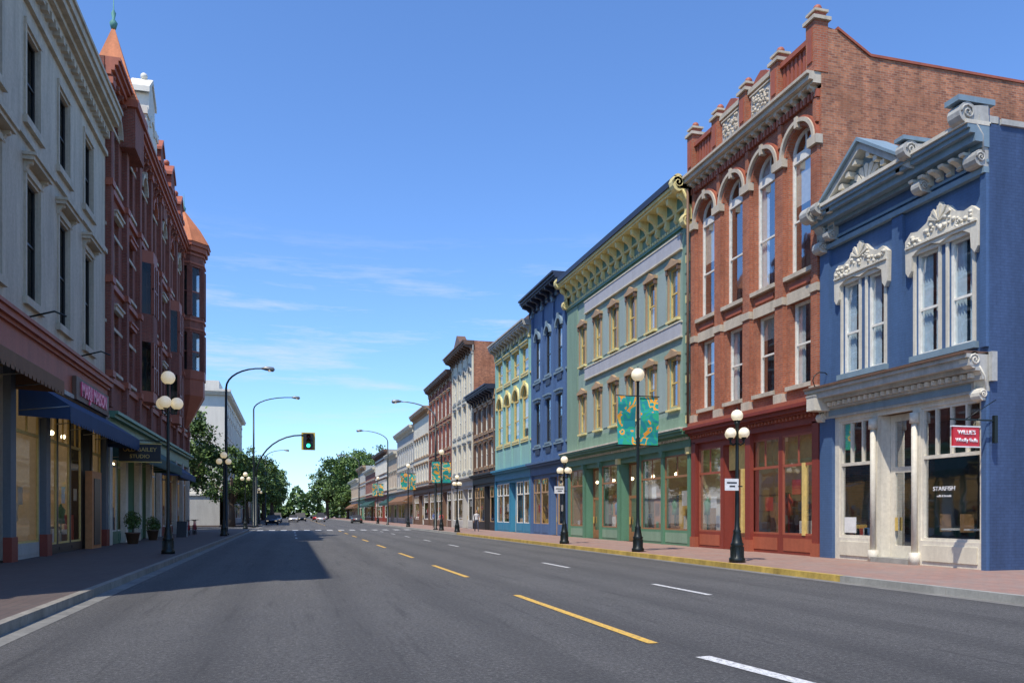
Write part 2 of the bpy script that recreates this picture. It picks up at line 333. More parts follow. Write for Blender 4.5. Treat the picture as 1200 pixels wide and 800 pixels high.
                    if R()<.6: 
                        x=U_(a+.2,max(a+.25,b_-.7)); y=U_(1.6,2.4); s.box(x,min(x+.5,b_-.06),y,y+U_(.3,.7),W-.02,W-.012,random.choice([G[5],G[1],G[0]]),'posters')
            if lit: 
                p=s.P((a+b_)/2,0,-1.4); s.tube([(p.x,p.y,vt-.9),(p.x,p.y,vt)],.01,IRON,'pendant_cord',6); s.ball((p.x,p.y,vt-1.0),.1,BULB,'pendant_lamp',8)
        s.rect(u0,u1,base,vt,-3.2,room,'shop_interior'); s.quad(s.P(u0,base,-.2),s.P(u1,base,-.2),s.P(u1,base,-3.2),s.P(u0,base,-3.2),FLOORW,'shop_interior')
        s.quad(s.P(u0,vt,-.2),s.P(u1,vt,-.2),s.P(u1,vt,-3.2),s.P(u0,vt,-3.2),CEIL,'shop_interior')
        for x in (u0+.01,u1-.01): s.quad(s.P(x,base,-.2),s.P(x,vt,-.2),s.P(x,vt,-3.2),s.P(x,base,-3.2),room,'shop_interior')
        if goods:
            for k in range(int((u1-u0)*3)):
                x=U_(u0+.2,u1-.5); y=U_(.3,2.6); s.box(x,x+U_(.2,.5),y,y+U_(.15,.5),-3.1,-2.8,random.choice(G),'shelf_goods')
            for y in (1.0,1.7,2.4): s.box(u0+.1,u1-.1,y,y+.04,-3.18,-2.7,G[3],'shelves')
            for k in range(int((u1-u0)/2.2)): x=u0+.8+k*2.2; s.box(x,x+.8,base,base+U_(.9,1.5),-2.0,-1.5,random.choice((G[3],BRN,G[1])),'display_counter')
    def awning(s,u0,u1,v1,v0,w,mat,val=.35,part='awning'):
        P=s.P
        s.quad(P(u0,v1,.03),P(u1,v1,.03),P(u1,v0,w),P(u0,v0,w),mat,part)
        s.quad(P(u0,v0,w),P(u1,v0,w),P(u1,v0-val,w+.01),P(u0,v0-val,w+.01),mat,part)
        for u in (u0,u1): s.raw([P(u,v1,.03),P(u,v0,w),P(u,v0-val,w),P(u,v0-val*.8,.03)],[(0,1,2,3)],mat,part)
        n=int((u1-u0)/.35)
        for i in range(n):
            a=u0+(u1-u0)*i/n; b_=u0+(u1-u0)*(i+.92)/n
            s.quad(P(a,v0-val,w+.01),P(b_,v0-val,w+.01),P(b_-.05,v0-val-.1,w+.01),P(a+.05,v0-val-.1,w+.01),mat,part)
        for i in range(int((u1-u0)/1.8)+1):
            u=u0+(u1-u0)*i/int((u1-u0)/1.8); s.tube([P(u,v0-.2,.05),P(u,v0-.02,w-.02)],.02,GALV,'awning_arms')
    def text(s,body,loc,size,mat,U,part='sign_lettering',ext=.01,bold=0,ax='CENTER',sx=1):
        cu=bpy.data.curves.new(part,'FONT'); cu.body=body; cu.size=size; cu.extrude=ext; cu.align_x=ax; cu.align_y='CENTER'; cu.offset=bold
        cu.materials.append(mat); o=bpy.data.objects.new(part,cu); COL.objects.link(o); o.parent=s.root
        U=Vector(U); n=U.cross(Z)
        o.matrix_world=Matrix(((U.x*sx,0,n.x,loc[0]),(U.y*sx,0,n.y,loc[1]),(0,1,0,loc[2]),(0,0,0,1)))
        return o
    def finish(s):
        for (part,mn,sm),(V,F) in s.parts.items():
            me=bpy.data.meshes.new(part); me.from_pydata([tuple(v) for v in V],[],F); me.update()
            uv=me.uv_layers.new(name='UVMap'); d=uv.data
            for p in me.polygons:
                n=p.normal; ax=0 if abs(n.x)>=abs(n.y) and abs(n.x)>=abs(n.z) else (1 if abs(n.y)>=abs(n.z) else 2)
                for li in p.loop_indices:
                    c=me.vertices[me.loops[li].vertex_index].co
                    d[li].uv=(c.y,c.z) if ax==0 else ((c.x,c.z) if ax==1 else (c.y,c.x))
                if sm: p.use_smooth=True
            me.materials.append(bpy.data.materials[mn]); o=bpy.data.objects.new(part,me); COL.objects.link(o); o.parent=s.root
        return s.root
XR=17.3; XL=-8.25
def RB(name): return B(name,(XR,0,0),(0,1,0),(-1,0,0))
def LB(name,x=XL): return B(name,(x,0,0),(0,1,0),(1,0,0))
# ------------------------------------------------------------ ground, road
def sheet(name,polys,z,mat):
    V=[];F=[]
    for p in polys:
        o=len(V); V+= [(x,y,z) for x,y in p]; F.append(tuple(range(o,o+len(p))))
    me=bpy.data.meshes.new(name); me.from_pydata(V,[],F); uv=me.uv_layers.new(name='UVMap')
    for l in me.loops: uv.data[l.index].uv=(V[l.vertex_index][1],V[l.vertex_index][0])
    me.materials.append(mat); o=bpy.data.objects.new(name,me); COL.objects.link(o); return o
sheet('ground',[[(-2500,-300),(2500,-300),(2500,4000),(-2500,4000)]],-.012,paint('ground_soil',(.12,.12,.09),.9,.2))
sheet('road',[[(-7,-40),(16.5,-40),(16.5,420),(-7,420)],[(-80,82),(-7,82),(-7,108),(-80,108)]],0,ASPH)
KL=-3.67; KR=12.5
def walk(name,inner,outer,y0,y1,side,mat,kerbs):
    b=B(name,(0,0,0))
    b.box(min(inner+side*.16,outer),max(inner+side*.16,outer),-.05,.15,y0,y1,mat,'paving')
    for a,c,m in kerbs:
        y=a
        while y<c-.01:
            e=min(y+2.4,c) if c-y<140 and y<90 else c
            b.box(min(inner,inner+side*.157),max(inner,inner+side*.157),-.05,.153,y,e-.012,m,'kerb'); y=e
    b.finish()
walk('sidewalk',KR,XR+25,-30,400,1,PAVR,[(-30,16.4,CONC),(16.4,62,YKERB),(62,400,CONC)])
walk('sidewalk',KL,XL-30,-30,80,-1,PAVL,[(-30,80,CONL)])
walk('sidewalk',KL,XL-30,108,400,-1,PAVL,[(108,400,CONL)])
sheet('gutter',[[(KL,-30),(KL+.3,-30),(KL+.3,400),(KL,400)],[(KR-.3,-30),(KR,-30),(KR,400),(KR-.3,400)]],.004,GUT)
def strip(x0,y0,x1,y1,w):
    d=Vector((x1-x0,y1-y0)).normalized(); n=Vector((-d.y,d.x))*w/2
    return [(x0+n.x,y0+n.y),(x0-n.x,y0-n.y),(x1-n.x,y1-n.y),(x1+n.x,y1+n.y)]
ys=[(9.2,15.4),(20.1,25)]+[(29.5+i*9.2,33.2+i*9.2) for i in range(6)]+[(115+i*10,120+i*10) for i in range(20)]
sheet('yellow_lane_marking',[strip(4.33+max(0,a-30)*.004,a,4.3+max(0,c-30)*.004,c,.14) for a,c in ys],.008,PY)
ws=[(14.4,17),(22.8,25.4),(31,33.6),(39.2,41.8),(47.5,50)]+[(56+i*8.3,58.5+i*8.3) for i in range(4)]
sheet('white_lane_marking',[strip(8.0,a,8.0,c,.13) for a,c in ws]+[strip(4.46,8.2,5.0,4.6,.19)]+[strip(.4,a+40,.4,c+40,.13) for a,c in ws[:4]]
   +[strip(-3,79.3,4,79.3,.5)]+[strip(-2.8+i*1.1,81,-2.8+i*1.1,84,.55) for i in range(14)],.008,PW)
# ============================================================ RIGHT: blue building
def scroll(b,u0,u1,v,w,h,mat,part='scroll_brackets'):
    pr=[(0,v-h)]
    for i in range(10): t=math.pi*1.5*i/9-math.pi*.6; pr.append((w*.28+w*.2*math.cos(t),v-h*.86+h*.13*math.sin(t)))
    pr+=[(w*.24,v-h*.55),(w*.5,v-h*.35)]
    for i in range(11): t=-math.pi*.7+math.pi*1.45*i/10; pr.append((w*.72+w*.3*math.cos(t),v-h*.17+h*.17*math.sin(t)))
    pr+=[(0,v)]
    b.prism(pr,u0,u1,mat,part)
    for uu,sg in ((u0,-1),(u1,1)):
        for ww,vv,r in ((w*.72,v-h*.17,h*.13),(w*.28,v-h*.86,h*.09)):
            pts=[]
            for i in range(15):
                t=i*.75; rr=r*(1-i/16); pts.append(b.P(uu+sg*.02,vv+rr*math.sin(t),ww+rr*math.cos(t)))
            b.tube(pts,.025,mat,part,5)
        pts=[b.P(uu+sg*.015,v-h*.78,w*.2),b.P(uu+sg*.015,v-h*.5,w*.22),b.P(uu+sg*.015,v-h*.3,w*.5)]; b.tube(pts,.025,mat,part,5)
b=RB('blue_victorian_building'); a0,a1=16.81,23.6
wins=[(17.32,18.12),(18.48,19.32),(20.6,21.34),(21.72,22.5)]
ops=[(u,v,6.1,9.0) for u,v in wins]
b.wall(a0,a1,5.0,12.0,ops,BLUE,.16)
for u,v in wins:
    b.win(u,v,6.1,9.0,WFR,curt='blue',rail=.45,fw=.085,d=.14)
    for x0,x1 in ((u-.09,u-.003),(v+.003,v+.09)): b.box(x0,x1,6.1,9.05,-.02,.05,CREAM,'window_casing')
for u,v in ((17.15,19.45),(20.45,22.65)): b.box(u,v,5.93,6.1,-.02,.16,BLUEG,'sills'); b.box(u,v,8.98,9.1,-.02,.07,CREAM,'window_casing')
for u0,u1 in ((17.05,19.6),(20.35,22.78)):
    m=(u0+u1)/2
    L=[(u0,8.55),(u0+.1,8.4),(u0+.22,8.55),(u0+.25,8.95),(u0+.5,9.1),(m-.35,9.12),(m,9.02),(m+.35,9.12)]
    L+=[(u1-.5,9.1),(u1-.25,8.95),(u1-.22,8.55),(u1-.1,8.4),(u1,8.55),(u1+.02,9.45),(u1-.2,9.65),(u1-.45,9.6),(m+.5,9.72),(m+.3,9.95),(m+.12,9.98),(m,10.15),(m-.12,9.98),(m-.3,9.95),(m-.5,9.72),(u0+.45,9.6),(u0+.2,9.65),(u0-.02,9.45)]
    b.plate(L,-.02,.14,CREAM,'window_hoods')
    for i in range(46):
        u=U_(u0+.1,u1-.1); v=9.36+U_(-.14,.16)+(.16 if abs(u-m)<.4 else 0); b.ball(b.P(u,v,.15),U_(.035,.075),CREAM,'hood_ornament',6)
    b.box(u0+.02,u1-.02,9.2,9.25,.1,.19,CREAM,'window_hoods')
    for t in range(5): 
        an=math.pi*(.15+.7*t/4); b.plate([(m,9.62),(m+.42*math.cos(an-.12),9.62+.42*math.sin(an-.12)),(m+.42*math.cos(an+.12),9.62+.42*math.sin(an+.12))],.14,.19,CREAM,'hood_ornament')
for u0,u1 in ((16.83,17.02),(19.78,20.2),(23.1,23.58)): b.box(u0,u1,5.9,10.34,-.02,.1,BLUE,'pilasters')
b.box(a0+.02,a1-.02,10.35,10.5,-.02,.16,BLUEG,'string_course'); b.box(a0+.02,a1-.02,10.62,10.7,-.02,.07,BLUEG,'string_course')
b.cornice(a0+.01,a1-.01,11.0,[(.12,.2),(.2,.45),(.12,.6),(.10,.68)],BLUEG); b.box(a0+.0,a1,11.54,11.64,-.04,.74,CREAM,'cornice')
b.brackets(a0+.5,19.1,6,10.72,11.0,.42,.16,CREAM)
b.box(a0+.02,a1-.02,11.64,11.82,-.3,.3,GREYST,'cornice')
m=20.95; hw=1.75
b.plate([(m-hw,11.4),(m+hw,11.4),(m,12.75)],-.3,.3,BLUEG,'pediment')
for sg in (-1,1):
    b.plate([(m+sg*(hw+.3),11.25),(m+sg*(hw+.3),11.45),(m,12.9),(m,12.68)],-.3,.65,GREYST,'raking_cornice')
    b.plate([(m+sg*(hw+.35),11.455),(m+sg*(hw+.35),11.54),(m,13.02),(m,12.905)],-.3,.75,BLUEG,'raking_cornice')
    for i in range(5):
        t=(i+.6)/5.6; b.box(m+sg*hw*(1-t)-.08,m+sg*hw*(1-t)+.08,11.15+1.42*t,11.3+1.42*t,.3,.6,CREAM,'pediment_modillions')
for i in range(7):
    an=math.pi*(.1+.8*i/6); b.plate([(m,11.6),(m+.62*math.cos(an-.16),11.6+.62*math.sin(an-.16)),(m+.68*math.cos(an),11.6+.68*math.sin(an)),(m+.62*math.cos(an+.16),11.6+.62*math.sin(an+.16))],.3,.4,CREAM,'shell_ornament')
for i in range(30): b.ball(b.P(U_(m-1.0,m+1.0),11.52+R()*.18,.32),U_(.04,.07),CREAM,'shell_ornament',6)
scroll(b,16.85,17.25,12.1,.9,1.6,GREYST); scroll(b,23.2,23.57,11.75,.9,1.5,GREYST); scroll(b,18.75,19.05,11.95,.95,1.4,GREYST); scroll(b,22.75,23.0,11.75,.9,1.2,GREYST)
b.box(16.83,17.3,12.1,12.24,-.2,.95,BLUEG,'scroll_brackets'); b.box(18.72,19.08,11.95,12.06,-.2,.98,BLUEG,'scroll_brackets')
b.cornice(a0+.02,a1-.02,4.75,[(.3,.1),(.22,.22),(.12,.42),(.2,.62),(.1,.7)],GREYST,'shop_cornice')
b.box(a0+.03,a1-.03,5.69,5.76,-.02,.76,BRN,'shop_cornice'); b.box(a0+.5,a1-.5,4.82,5.0,.09,.12,BLUEG,'shop_cornice')
n=26
for i in range(n): u=a0+.3+(a1-a0-.6)*i/(n-1); b.box(u-.05,u+.05,5.12,5.24,.2,.36,CREAM,'shop_dentils')
scroll(b,16.84,17.14,5.75,.62,1.25,CREAM); scroll(b,23.3,23.55,5.75,.6,1.1,CREAM)
b.wall(a0,a1,.15,4.76,[(17.1,19.2,.85,4.6),(19.5,20.95,.15,4.6),(21.17,22.75,.85,4.6)],CREAM,.14,w=-.02,part='shopfront')
b.box(a0+.01,16.98,.15,4.75,-.05,.1,BLUE,'pilasters'); b.box(22.95,a1-.01,.15,4.75,-.05,.1,BLUE,'pilasters')
for u in (19.35,21.06):
    for r0_,z0,z1 in ((.16,.15,.5),(.09,.5,4.2),(.14,4.2,4.5)): b.lathe([(r0_,z0),(r0_*.95,z1)],(XR-.05,u,0),CREAM,'columns',10)
def shopwin(b,u0,u1,v0,v1,tr,nt,fr,W=-.16):
    b.rect(u0,u1,v0,v1,W+.03,SHOPG,'glass')
    for x0,x1 in ((u0,u0+.08),(u1-.08,u1)): b.box(x0,x1,v0,v1,W,W+.1,fr,'window_frames')
    b.box(u0+.08,u1-.08,v0,v0+.08,W+.002,W+.098,fr,'window_frames'); b.box(u0+.08,u1-.08,v1-.08,v1,W+.002,W+.098,fr,'window_frames'); b.box(u0+.08,u1-.08,tr,tr+.1,W+.002,W+.098,fr,'window_frames')
    for i in range(1,nt): x=u0+(u1-u0)*i/nt; b.box(x-.03,x+.03,tr+.1,v1-.08,W+.004,W+.09,fr,'window_frames')
shopwin(b,17.1,19.2,.85,4.6,3.15,4,CREAM); shopwin(b,21.17,22.75,.85,4.6,3.15,3,CREAM)
for u0,u1 in ((17.2,19.1),(21.25,22.68)): b.box(u0,u1,.28,.72,-.03,.02,WHTC,'bulkhead_panels')
D=-.5
b.quad(b.P(19.5,.15,-.16),b.P(19.5,4.6,-.16),b.P(19.6,4.6,D),b.P(19.6,.15,D),CREAM,'shopfront'); b.quad(b.P(20.95,.15,-.16),b.P(20.95,4.6,-.16),b.P(20.85,4.6,D),b.P(20.85,.15,D),CREAM,'shopfront')
b.rect(19.6,20.85,.15,4.6,D+.03,SHOPG,'glass')
for x0,x1 in ((19.6,19.78),(20.67,20.85)): b.box(x0,x1,.15,4.6,D,D+.08,CREAM,'door')
for z0,z1 in ((.15,.65),(2.85,3.02),(4.4,4.6)): b.box(19.78,20.67,z0,z1,D+.002,D+.078,CREAM,'door')
b.box(20.55,20.6,1.1,1.5,D+.08,D+.15,GOLD,'door_handle'); b.box(19.45,21.0,.15,.3,-.5,.2,CONC,'door_step')
b.rect(a0+.1,a1-.1,.15,4.8,-4.5,flat('dim_room',(.12,.10,.08),.8),'shop_interior'); b.quad(b.P(a0+.1,.15,-.2),b.P(a1-.1,.15,-.2),b.P(a1-.1,.15,-4.5),b.P(a0+.1,.15,-4.5),FLOORW,'shop_interior'); b.quad(b.P(a0+.1,4.8,-.2),b.P(a1-.1,4.8,-.2),b.P(a1-.1,4.8,-4.5),b.P(a0+.1,4.8,-4.5),G[3],'shop_interior')
for u in (17.5,18.3):
    b.box(u,u+.55,1.15,1.2,-.95,-.4,G[5],'cafe_table'); b.lathe([(.03,.15),(.03,1.15)],b.P(u+.27,0,-.67),IRON,'cafe_table',8)
    for q in (-.12,.6): b.box(u+q,u+q+.05,1.1,1.6,-.8,-.45,G[3],'cafe_chair')
for k in range(12): 
    x=U_(21.2,22.4); b.box(x,x+.2,.8,.9+R()*.5,-.7,-.4,random.choice(G),'display_goods')
b.text("STARFISH",(XR+.12,18.45,2.3),.17,WTXT,(0,-1,0),ext=.004,sx=1.1); b.text("rolls & breads",(XR+.12,18.45,2.1),.09,WTXT,(0,-1,0),ext=.004)
b.box(22.05,22.6,1.0,1.5,-.12,-.11,G[5],'poster')
b.quad(b.P(a0,0,0),b.P(a0,11.6,0),b.P(a0,11.6,-22),b.P(a0,0,-22),BLUES,'side_walls')
b.quad(b.P(a0,11.2,-.3),b.P(a1,11.2,-.3),b.P(a1,11.2,-22),b.P(a0,11.2,-22),ROOFM,'roof'); b.rect(a0,a1,10.9,11.8,-.31,BLUE,'parapet')
b.box(a0-.06,a0+.25,11.6,11.74,-22,-.32,GREYST,'coping')
b.box(a0-.12,a0-.01,5.0,5.75,-.12,.05,GREYST,'shop_cornice_return')
b.tube([(XR+1.3,a0-.08,11.5),(XR+1.3,a0-.08,.3)],.05,BLUET,'downpipe')
b.finish()
s=B('hanging_shop_sign'); xx=XR-1.05
s.box(xx-.37,xx+1.0,3.95,3.99,16.6,16.64,IRON,'bracket_arm'); s.tube([(XR,16.62,4.5),(xx+.1,16.62,3.98)],.012,IRON,'bracket_brace'); s.box(XR-.08,XR+.02,3.4,4.1,16.58,16.66,IRON,'wall_plate')
s.box(xx-.3,xx+.5,3.3,3.78,16.59,16.65,SIGNR,'sign_board')
for z0,z1 in ((3.27,3.3),(3.78,3.81)): s.box(xx-.33,xx+.53,z0,z1,16.58,16.66,WPANEL,'sign_border')
s.text("WILLIE'S",(xx+.1,16.58,3.64),.15,WTXT,(1,0,0)); s.text("Wholly Rolls",(xx+.1,16.58,3.45),.13,WTXT,(1,0,0))
for x in (xx-.2,xx+.4): s.tube([(x,16.62,3.8),(x,16.62,3.95)],.01,IRON,'sign_chain')
s.finish()
# ============================================================ RIGHT: red brick building
b=RB('red_brick_building'); r0,r1=23.64,32.69; cs=[24.8,27.0,29.2,31.4]; hwid=.74
ops=[]
for c in cs: ops+= [(c-hwid,c+hwid,10.1,15.15,True),(c-.6,c+.6,6.15,9.1)]
b.wall(r0,r1,5.4,16.0,ops,RBRICK,.3)
for i,c in enumerate(cs):
    b.win(c-hwid,c+hwid,10.1,15.15,WFR,True,.28,rail=.45,fw=.09,curt=('blind','drape','none','blind')[i]); b.win(c-.6,c+.6,6.15,9.1,WFR,False,.28,rail=.5,fw=.09,curt=('drape','blind','drape','blind')[i])
    sp=15.15-hwid
    b.box(c-hwid+.09,c+hwid-.09,sp-.3,sp-.05,-.28,-.18,WFR,'transom_panel')
    b.archband(c,sp,hwid+.01,hwid+.14,-.02,.08,RBRICK,'arches',n=18); b.archband(c,sp,hwid+.14,hwid+.27,-.02,.2,STONE,'arches',n=18); b.archband(c,sp,hwid+.27,hwid+.34,-.02,.14,REDT,'arches',n=18)
    b.box(c-.08,c+.08,15.12,15.5,-.01,.22,STONE,'keystone')
    b.box(c-.74,c+.74,9.1,9.5,-.02,.06,STONE,'lintels'); b.sill(c-.66,c+.66,6.15,STONE,.14); b.sill(c-.74,c+.74,10.1,STONE,.16)
    b.box(c-.6,c+.6,9.6,9.78,-.02,.05,REDT,'panels')
for u in [23.85]+[(cs[i]+cs[i+1])/2 for i in range(3)]+[32.45]:
    w2=.18 if u in(23.85,32.45) else .25
    b.box(u-w2,u+w2,5.6,14.1,-.02,.14,RBRICK,'pilasters'); b.box(u-w2-.08,u+w2+.08,14.1,14.4,-.02,.24,STONE,'capitals'); b.box(u-w2-.03,u+w2+.03,9.15,9.42,-.02,.19,STONE,'capitals'); b.box(u-w2-.03,u+w2+.03,5.6,5.95,-.02,.2,STONE,'bases')
    b.box(u-.1,u+.1,14.9,15.7,-.02,.12,RBRICK,'pilasters')
for i in range(44): u=r0+.12+(r1-r0-.24)*i/43; b.box(u-.055,u+.055,15.72,15.98,-.02,.14,REDT,'corbels')
b.brackets(r0+.3,r1-.3,18,15.78,16.14,.3,.16,STONE,'cornice_brackets')
b.cornice(r0+.02,r1-.02,16.14,[(.1,.3),(.18,.45),(.1,.55)],STONE)
v0=16.52
posts=[23.86,26.0,28.15,30.3,32.45]
for i,u in enumerate(posts):
    top=18.25 if i in(0,4) else 18.0
    b.box(u-.24,u+.24,v0,top,-.25,.28,RBRICK,'parapet_posts'); b.box(u-.13,u+.13,v0+.35,top-.25,.27,.32,REDT,'post_panels'); b.box(u-.32,u+.32,top,top+.12,-.33,.36,STONE,'post_caps'); b.box(u-.2,u+.2,top+.12,top+.3,-.2,.22,REDT,'post_caps'); b.box(u-.26,u+.26,top+.3,top+.38,-.26,.28,STONE,'post_caps')
    b.ball(b.P(u,top+.5,0),.15,REDT,'post_caps',10)
for i in range(4):
    u0=posts[i]+.24; u1=posts[i+1]-.24; mt=.35 if i in(1,2) else 0
    b.box(u0,u1,v0,v0+.2,-.15,.2,REDT,'balustrade'); b.box(u0,u1,17.7+mt*.3,17.88+mt*.3,-.15,.2,REDT if i in(0,3) else STONE,'balustrade')
    if i in(1,2):
        b.box(u0,u1,v0+.2,17.8,-.15,.1,RBRICK,'balustrade'); b.box(u0+.2,u1-.2,v0+.3,17.65,-.1,.15,GREYST,'carved_panel')
        for x0,x1,y0,y1 in ((u0+.15,u1-.15,v0+.25,v0+.31),(u0+.15,u1-.15,17.63,17.69)): b.box(x0,x1,y0,y1,.1,.2,STONE,'carved_panel')
        for k in range(60): b.ball(b.P(U_(u0+.3,u1-.3),U_(v0+.38,17.55),.15),U_(.04,.08),STONE,'carved_panel',6)
        c=(u0+u1)/2; b.plate([(c-.6,17.98),(c+.6,17.98),(c+.35,18.2),(c,18.35),(c-.35,18.2)],-.15,.15,REDT,'parapet_crest')
    else:
        for k in range(7): u=u0+.12+(u1-u0-.24)*k/6; b.box(u-.07,u+.07,v0+.2,17.7,-.05,.1,REDT,'balusters')
H=17.3
for u,m in ((r0,SBRICK),(r1-.02,SBRICK)):
    b.raw([b.P(u,0,-.0),b.P(u,18.1,0),b.P(u,18.0,-.7),b.P(u,H,-1.9),b.P(u,H,-24),b.P(u,0,-24)],[(0,1,2,3,4,5)],m,'side_walls')
b.box(r0-.05,r0+.3,H,H+.09,-24,-1.95,REDT,'coping'); b.prism([(-.62,18.03),(-.62,18.12),(-1.95,H+.09),(-1.95,H)],r0-.05,r0+.3,REDT,'coping')
b.quad(b.P(r0,16.5,-.2),b.P(r1,16.5,-.2),b.P(r1,16.5,-24),b.P(r0,16.5,-24),ROOFM,'roof'); b.rect(r0,r1,0,17,-24,SBRICK,'side_walls')
b.shop(r0+.35,r1-.35,4.7,REDW,RFR,4,(2,),bulk=.7,tr=3.3,blind=YBL,bulkm=REDT)
for u in (r0+.2,r1-.2,(r0+r1)/2-.1): b.box(u-.18,u+.18,.15,4.75,-.06,.1,REDW,'shop_piers'); b.box(u-.22,u+.22,.15,.6,-.05,.14,REDT,'shop_piers')
for u in (23.98,24.6,28.6): b.box(u,u+.16,.85,3.4,-.12,-.02,YFR,'yellow_posts')
b.cornice(r0+.02,r1-.02,4.7,[(.35,.1),(.1,.25),(.14,.4),(.12,.52)],REDW,'shop_cornice'); b.box(r0+.03,r1-.03,5.41,5.6,-.02,.3,REDT,'shop_cornice')
for i in range(40): u=r0+.15+(r1-r0-.3)*i/39; b.box(u-.05,u+.05,4.93,5.04,.09,.2,REDT,'shop_dentils')
b.tube([b.P(32.6,16,.3),b.P(32.6,5.6,.3)],.06,BRN,'downpipe')
b.finish()
s=B('utility_box'); s.box(XR-.75,XR-.15,5.0,5.45,23.0,23.4,CREAM,'housing'); s.box(XR-.77,XR-.13,5.45,5.5,22.98,23.42,GREYST,'lid'); s.tube([(XR,23.2,5.2),(XR-.15,23.2,5.2)],.04,GALV,'bracket')
s.tube([(XR-.3+.35*math.cos(t*.63),23.2,6.0+.3*math.sin(t*.63)) for t in range(11)],.018,IRON,'wire_loop'); s.tube([(XR-.45,23.2,5.5),(XR-.45,23.2,5.75)],.02,IRON,'conduit'); s.finish()
# ============================================================ RIGHT: green building
b=RB('green_victorian_building'); g0,g1=32.71,49.58; cs=[34.5,36.95,39.35,41.75,44.15,46.7]
ops=[]
for c in cs: ops+=[(c-.45,c+.45,10.75,13.05),(c-.45,c+.45,6.6,8.85)]
b.wall(g0,g1,5.4,15.4,ops,GREYG,.2)
for fl in ((10.75,13.05),(6.6,8.85)):
    for c in cs:
        b.win(c-.45,c+.45,fl[0],fl[1],YFR,curt='rand',fw=.06,d=.14)
        for sg in (-1,1): b.box(c+sg*.52-.05,c+sg*.52+.05,fl[0]-.1,fl[1]+.05,-.02,.08,TANW,'window_trim'); b.box(c+sg*.56-.08,c+sg*.56+.08,fl[1]-.2,fl[1]+.05,-.01,.15,BRN,'window_trim')
        b.plate([(c-.68,fl[1]+.05),(c+.68,fl[1]+.05),(c+.68,fl[1]+.2),(c+.35,fl[1]+.26),(c,fl[1]+.44),(c-.35,fl[1]+.26),(c-.68,fl[1]+.2)],-.02,.18,TANW,'window_hoods')
        b.box(c-.62,c+.62,fl[0]-.2,fl[0]-.1,-.02,.16,YEL,'sills')
    for i in range(5): b.box(cs[i]+.8,cs[i+1]-.8,fl[0]-.1,fl[1]+.1,-.02,.035,LAVP,'wall_panels')
b.box(g0+.02,g1-.02,5.45,6.2,-.02,.02,GREEN,'wall_band'); b.box(g0+.02,g1-.02,14.5,15.38,-.02,.02,GREEN,'wall_band')
for v in (9.75,13.75):
    b.box(g0+1.0,46.2,v,v+.62,-.02,.10,LAV,'sign_band'); b.box(g0+.95,46.25,v-.07,v,-.02,.13,WHTC,'sign_band'); b.box(g0+.95,46.25,v+.62,v+.69,-.02,.13,WHTC,'sign_band')
b.box(g0+.02,g0+.85,5.5,14.6,-.02,.05,GREEN,'end_pier'); b.box(47.6,g1-.02,5.5,14.6,-.02,.05,GREEN,'end_pier')
for k in range(20): b.box(g0+.3-(.26 if k%2 else .2),g0+.3+(.26 if k%2 else .2),5.7+k*.45,6.05+k*.45,-.02,.1,YEL if k%4==0 else GREEN,'quoins')
b.box(g0+.02,g1-.02,14.62,14.74,-.02,.12,GREEND,'string_course')
for i in range(60): u=g0+.3+(g1-g0-.6)*i/59; b.box(u-.08,u+.08,14.76,14.9,-.02,.12,YEL,'dentils')
b.box(g0+.02,g1-.02,15.4,16.05,-.1,.2,YEL,'frieze'); b.brackets(g0+.3,g1-.3,17,14.95,16.05,.62,.2,YEL)
for i in range(16): u=g0+.3+(g1-g0-.6)*(i+.5)/16; b.box(u-.25,u+.25,15.5,15.95,.19,.23,GREEND,'frieze_panels')
b.cornice(g0+.02,g1-.02,16.05,[(.12,.72),(.14,.8)],YEL); b.box(g0+.02,g1-.02,16.31,16.6,-.1,.88,NAVY,'gutter'); b.box(g0+.02,g1-.02,15.4,16.59,-.35,-.1,GREEN,'parapet')
scroll(b,g0+.02,g0+.38,16.7,.95,2.3,YEL,'end_bracket'); scroll(b,g1-.4,g1-.03,16.7,.95,2.0,YEL,'end_bracket')
b.body(g0,g1,16.4,22,GREYW)
b.shop(g0+.3,g1-.3,4.6,GREEND,BRF,6,(2,4),bulk=.7,tr=3.3,bulkm=GREEN)
for i in range(7): 
    u=g0+.3+(g1-g0-.6)*i/6; b.box(u-.12,u+.12,.15,4.62,-.06,.05,GREEND,'shop_piers'); b.box(u-.17,u+.17,4.3,4.6,-.05,.14,YEL if i%3==0 else GREEND,'shop_piers')
for i in (0,1,3,5): u=g0+.6+(g1-g0-.6)*i/6; b.box(u+.2,u+1.7,.9,2.9,-.55,-.5,OFR if i%2 else G[4],'window_display_boards')
b.cornice(g0+.02,g1-.02,4.6,[(.45,.12),(.1,.3),(.14,.5),(.1,.6)],GREEND,'shop_cornice'); b.box(g0+.02,g1-.02,5.39,5.46,-.02,.64,CREAM,'shop_cornice')
for i in range(60): u=g0+.2+(g1-g0-.4)*i/59; b.box(u-.06,u+.06,4.95,5.05,.1,.24,CREAM,'shop_dentils')
b.finish()
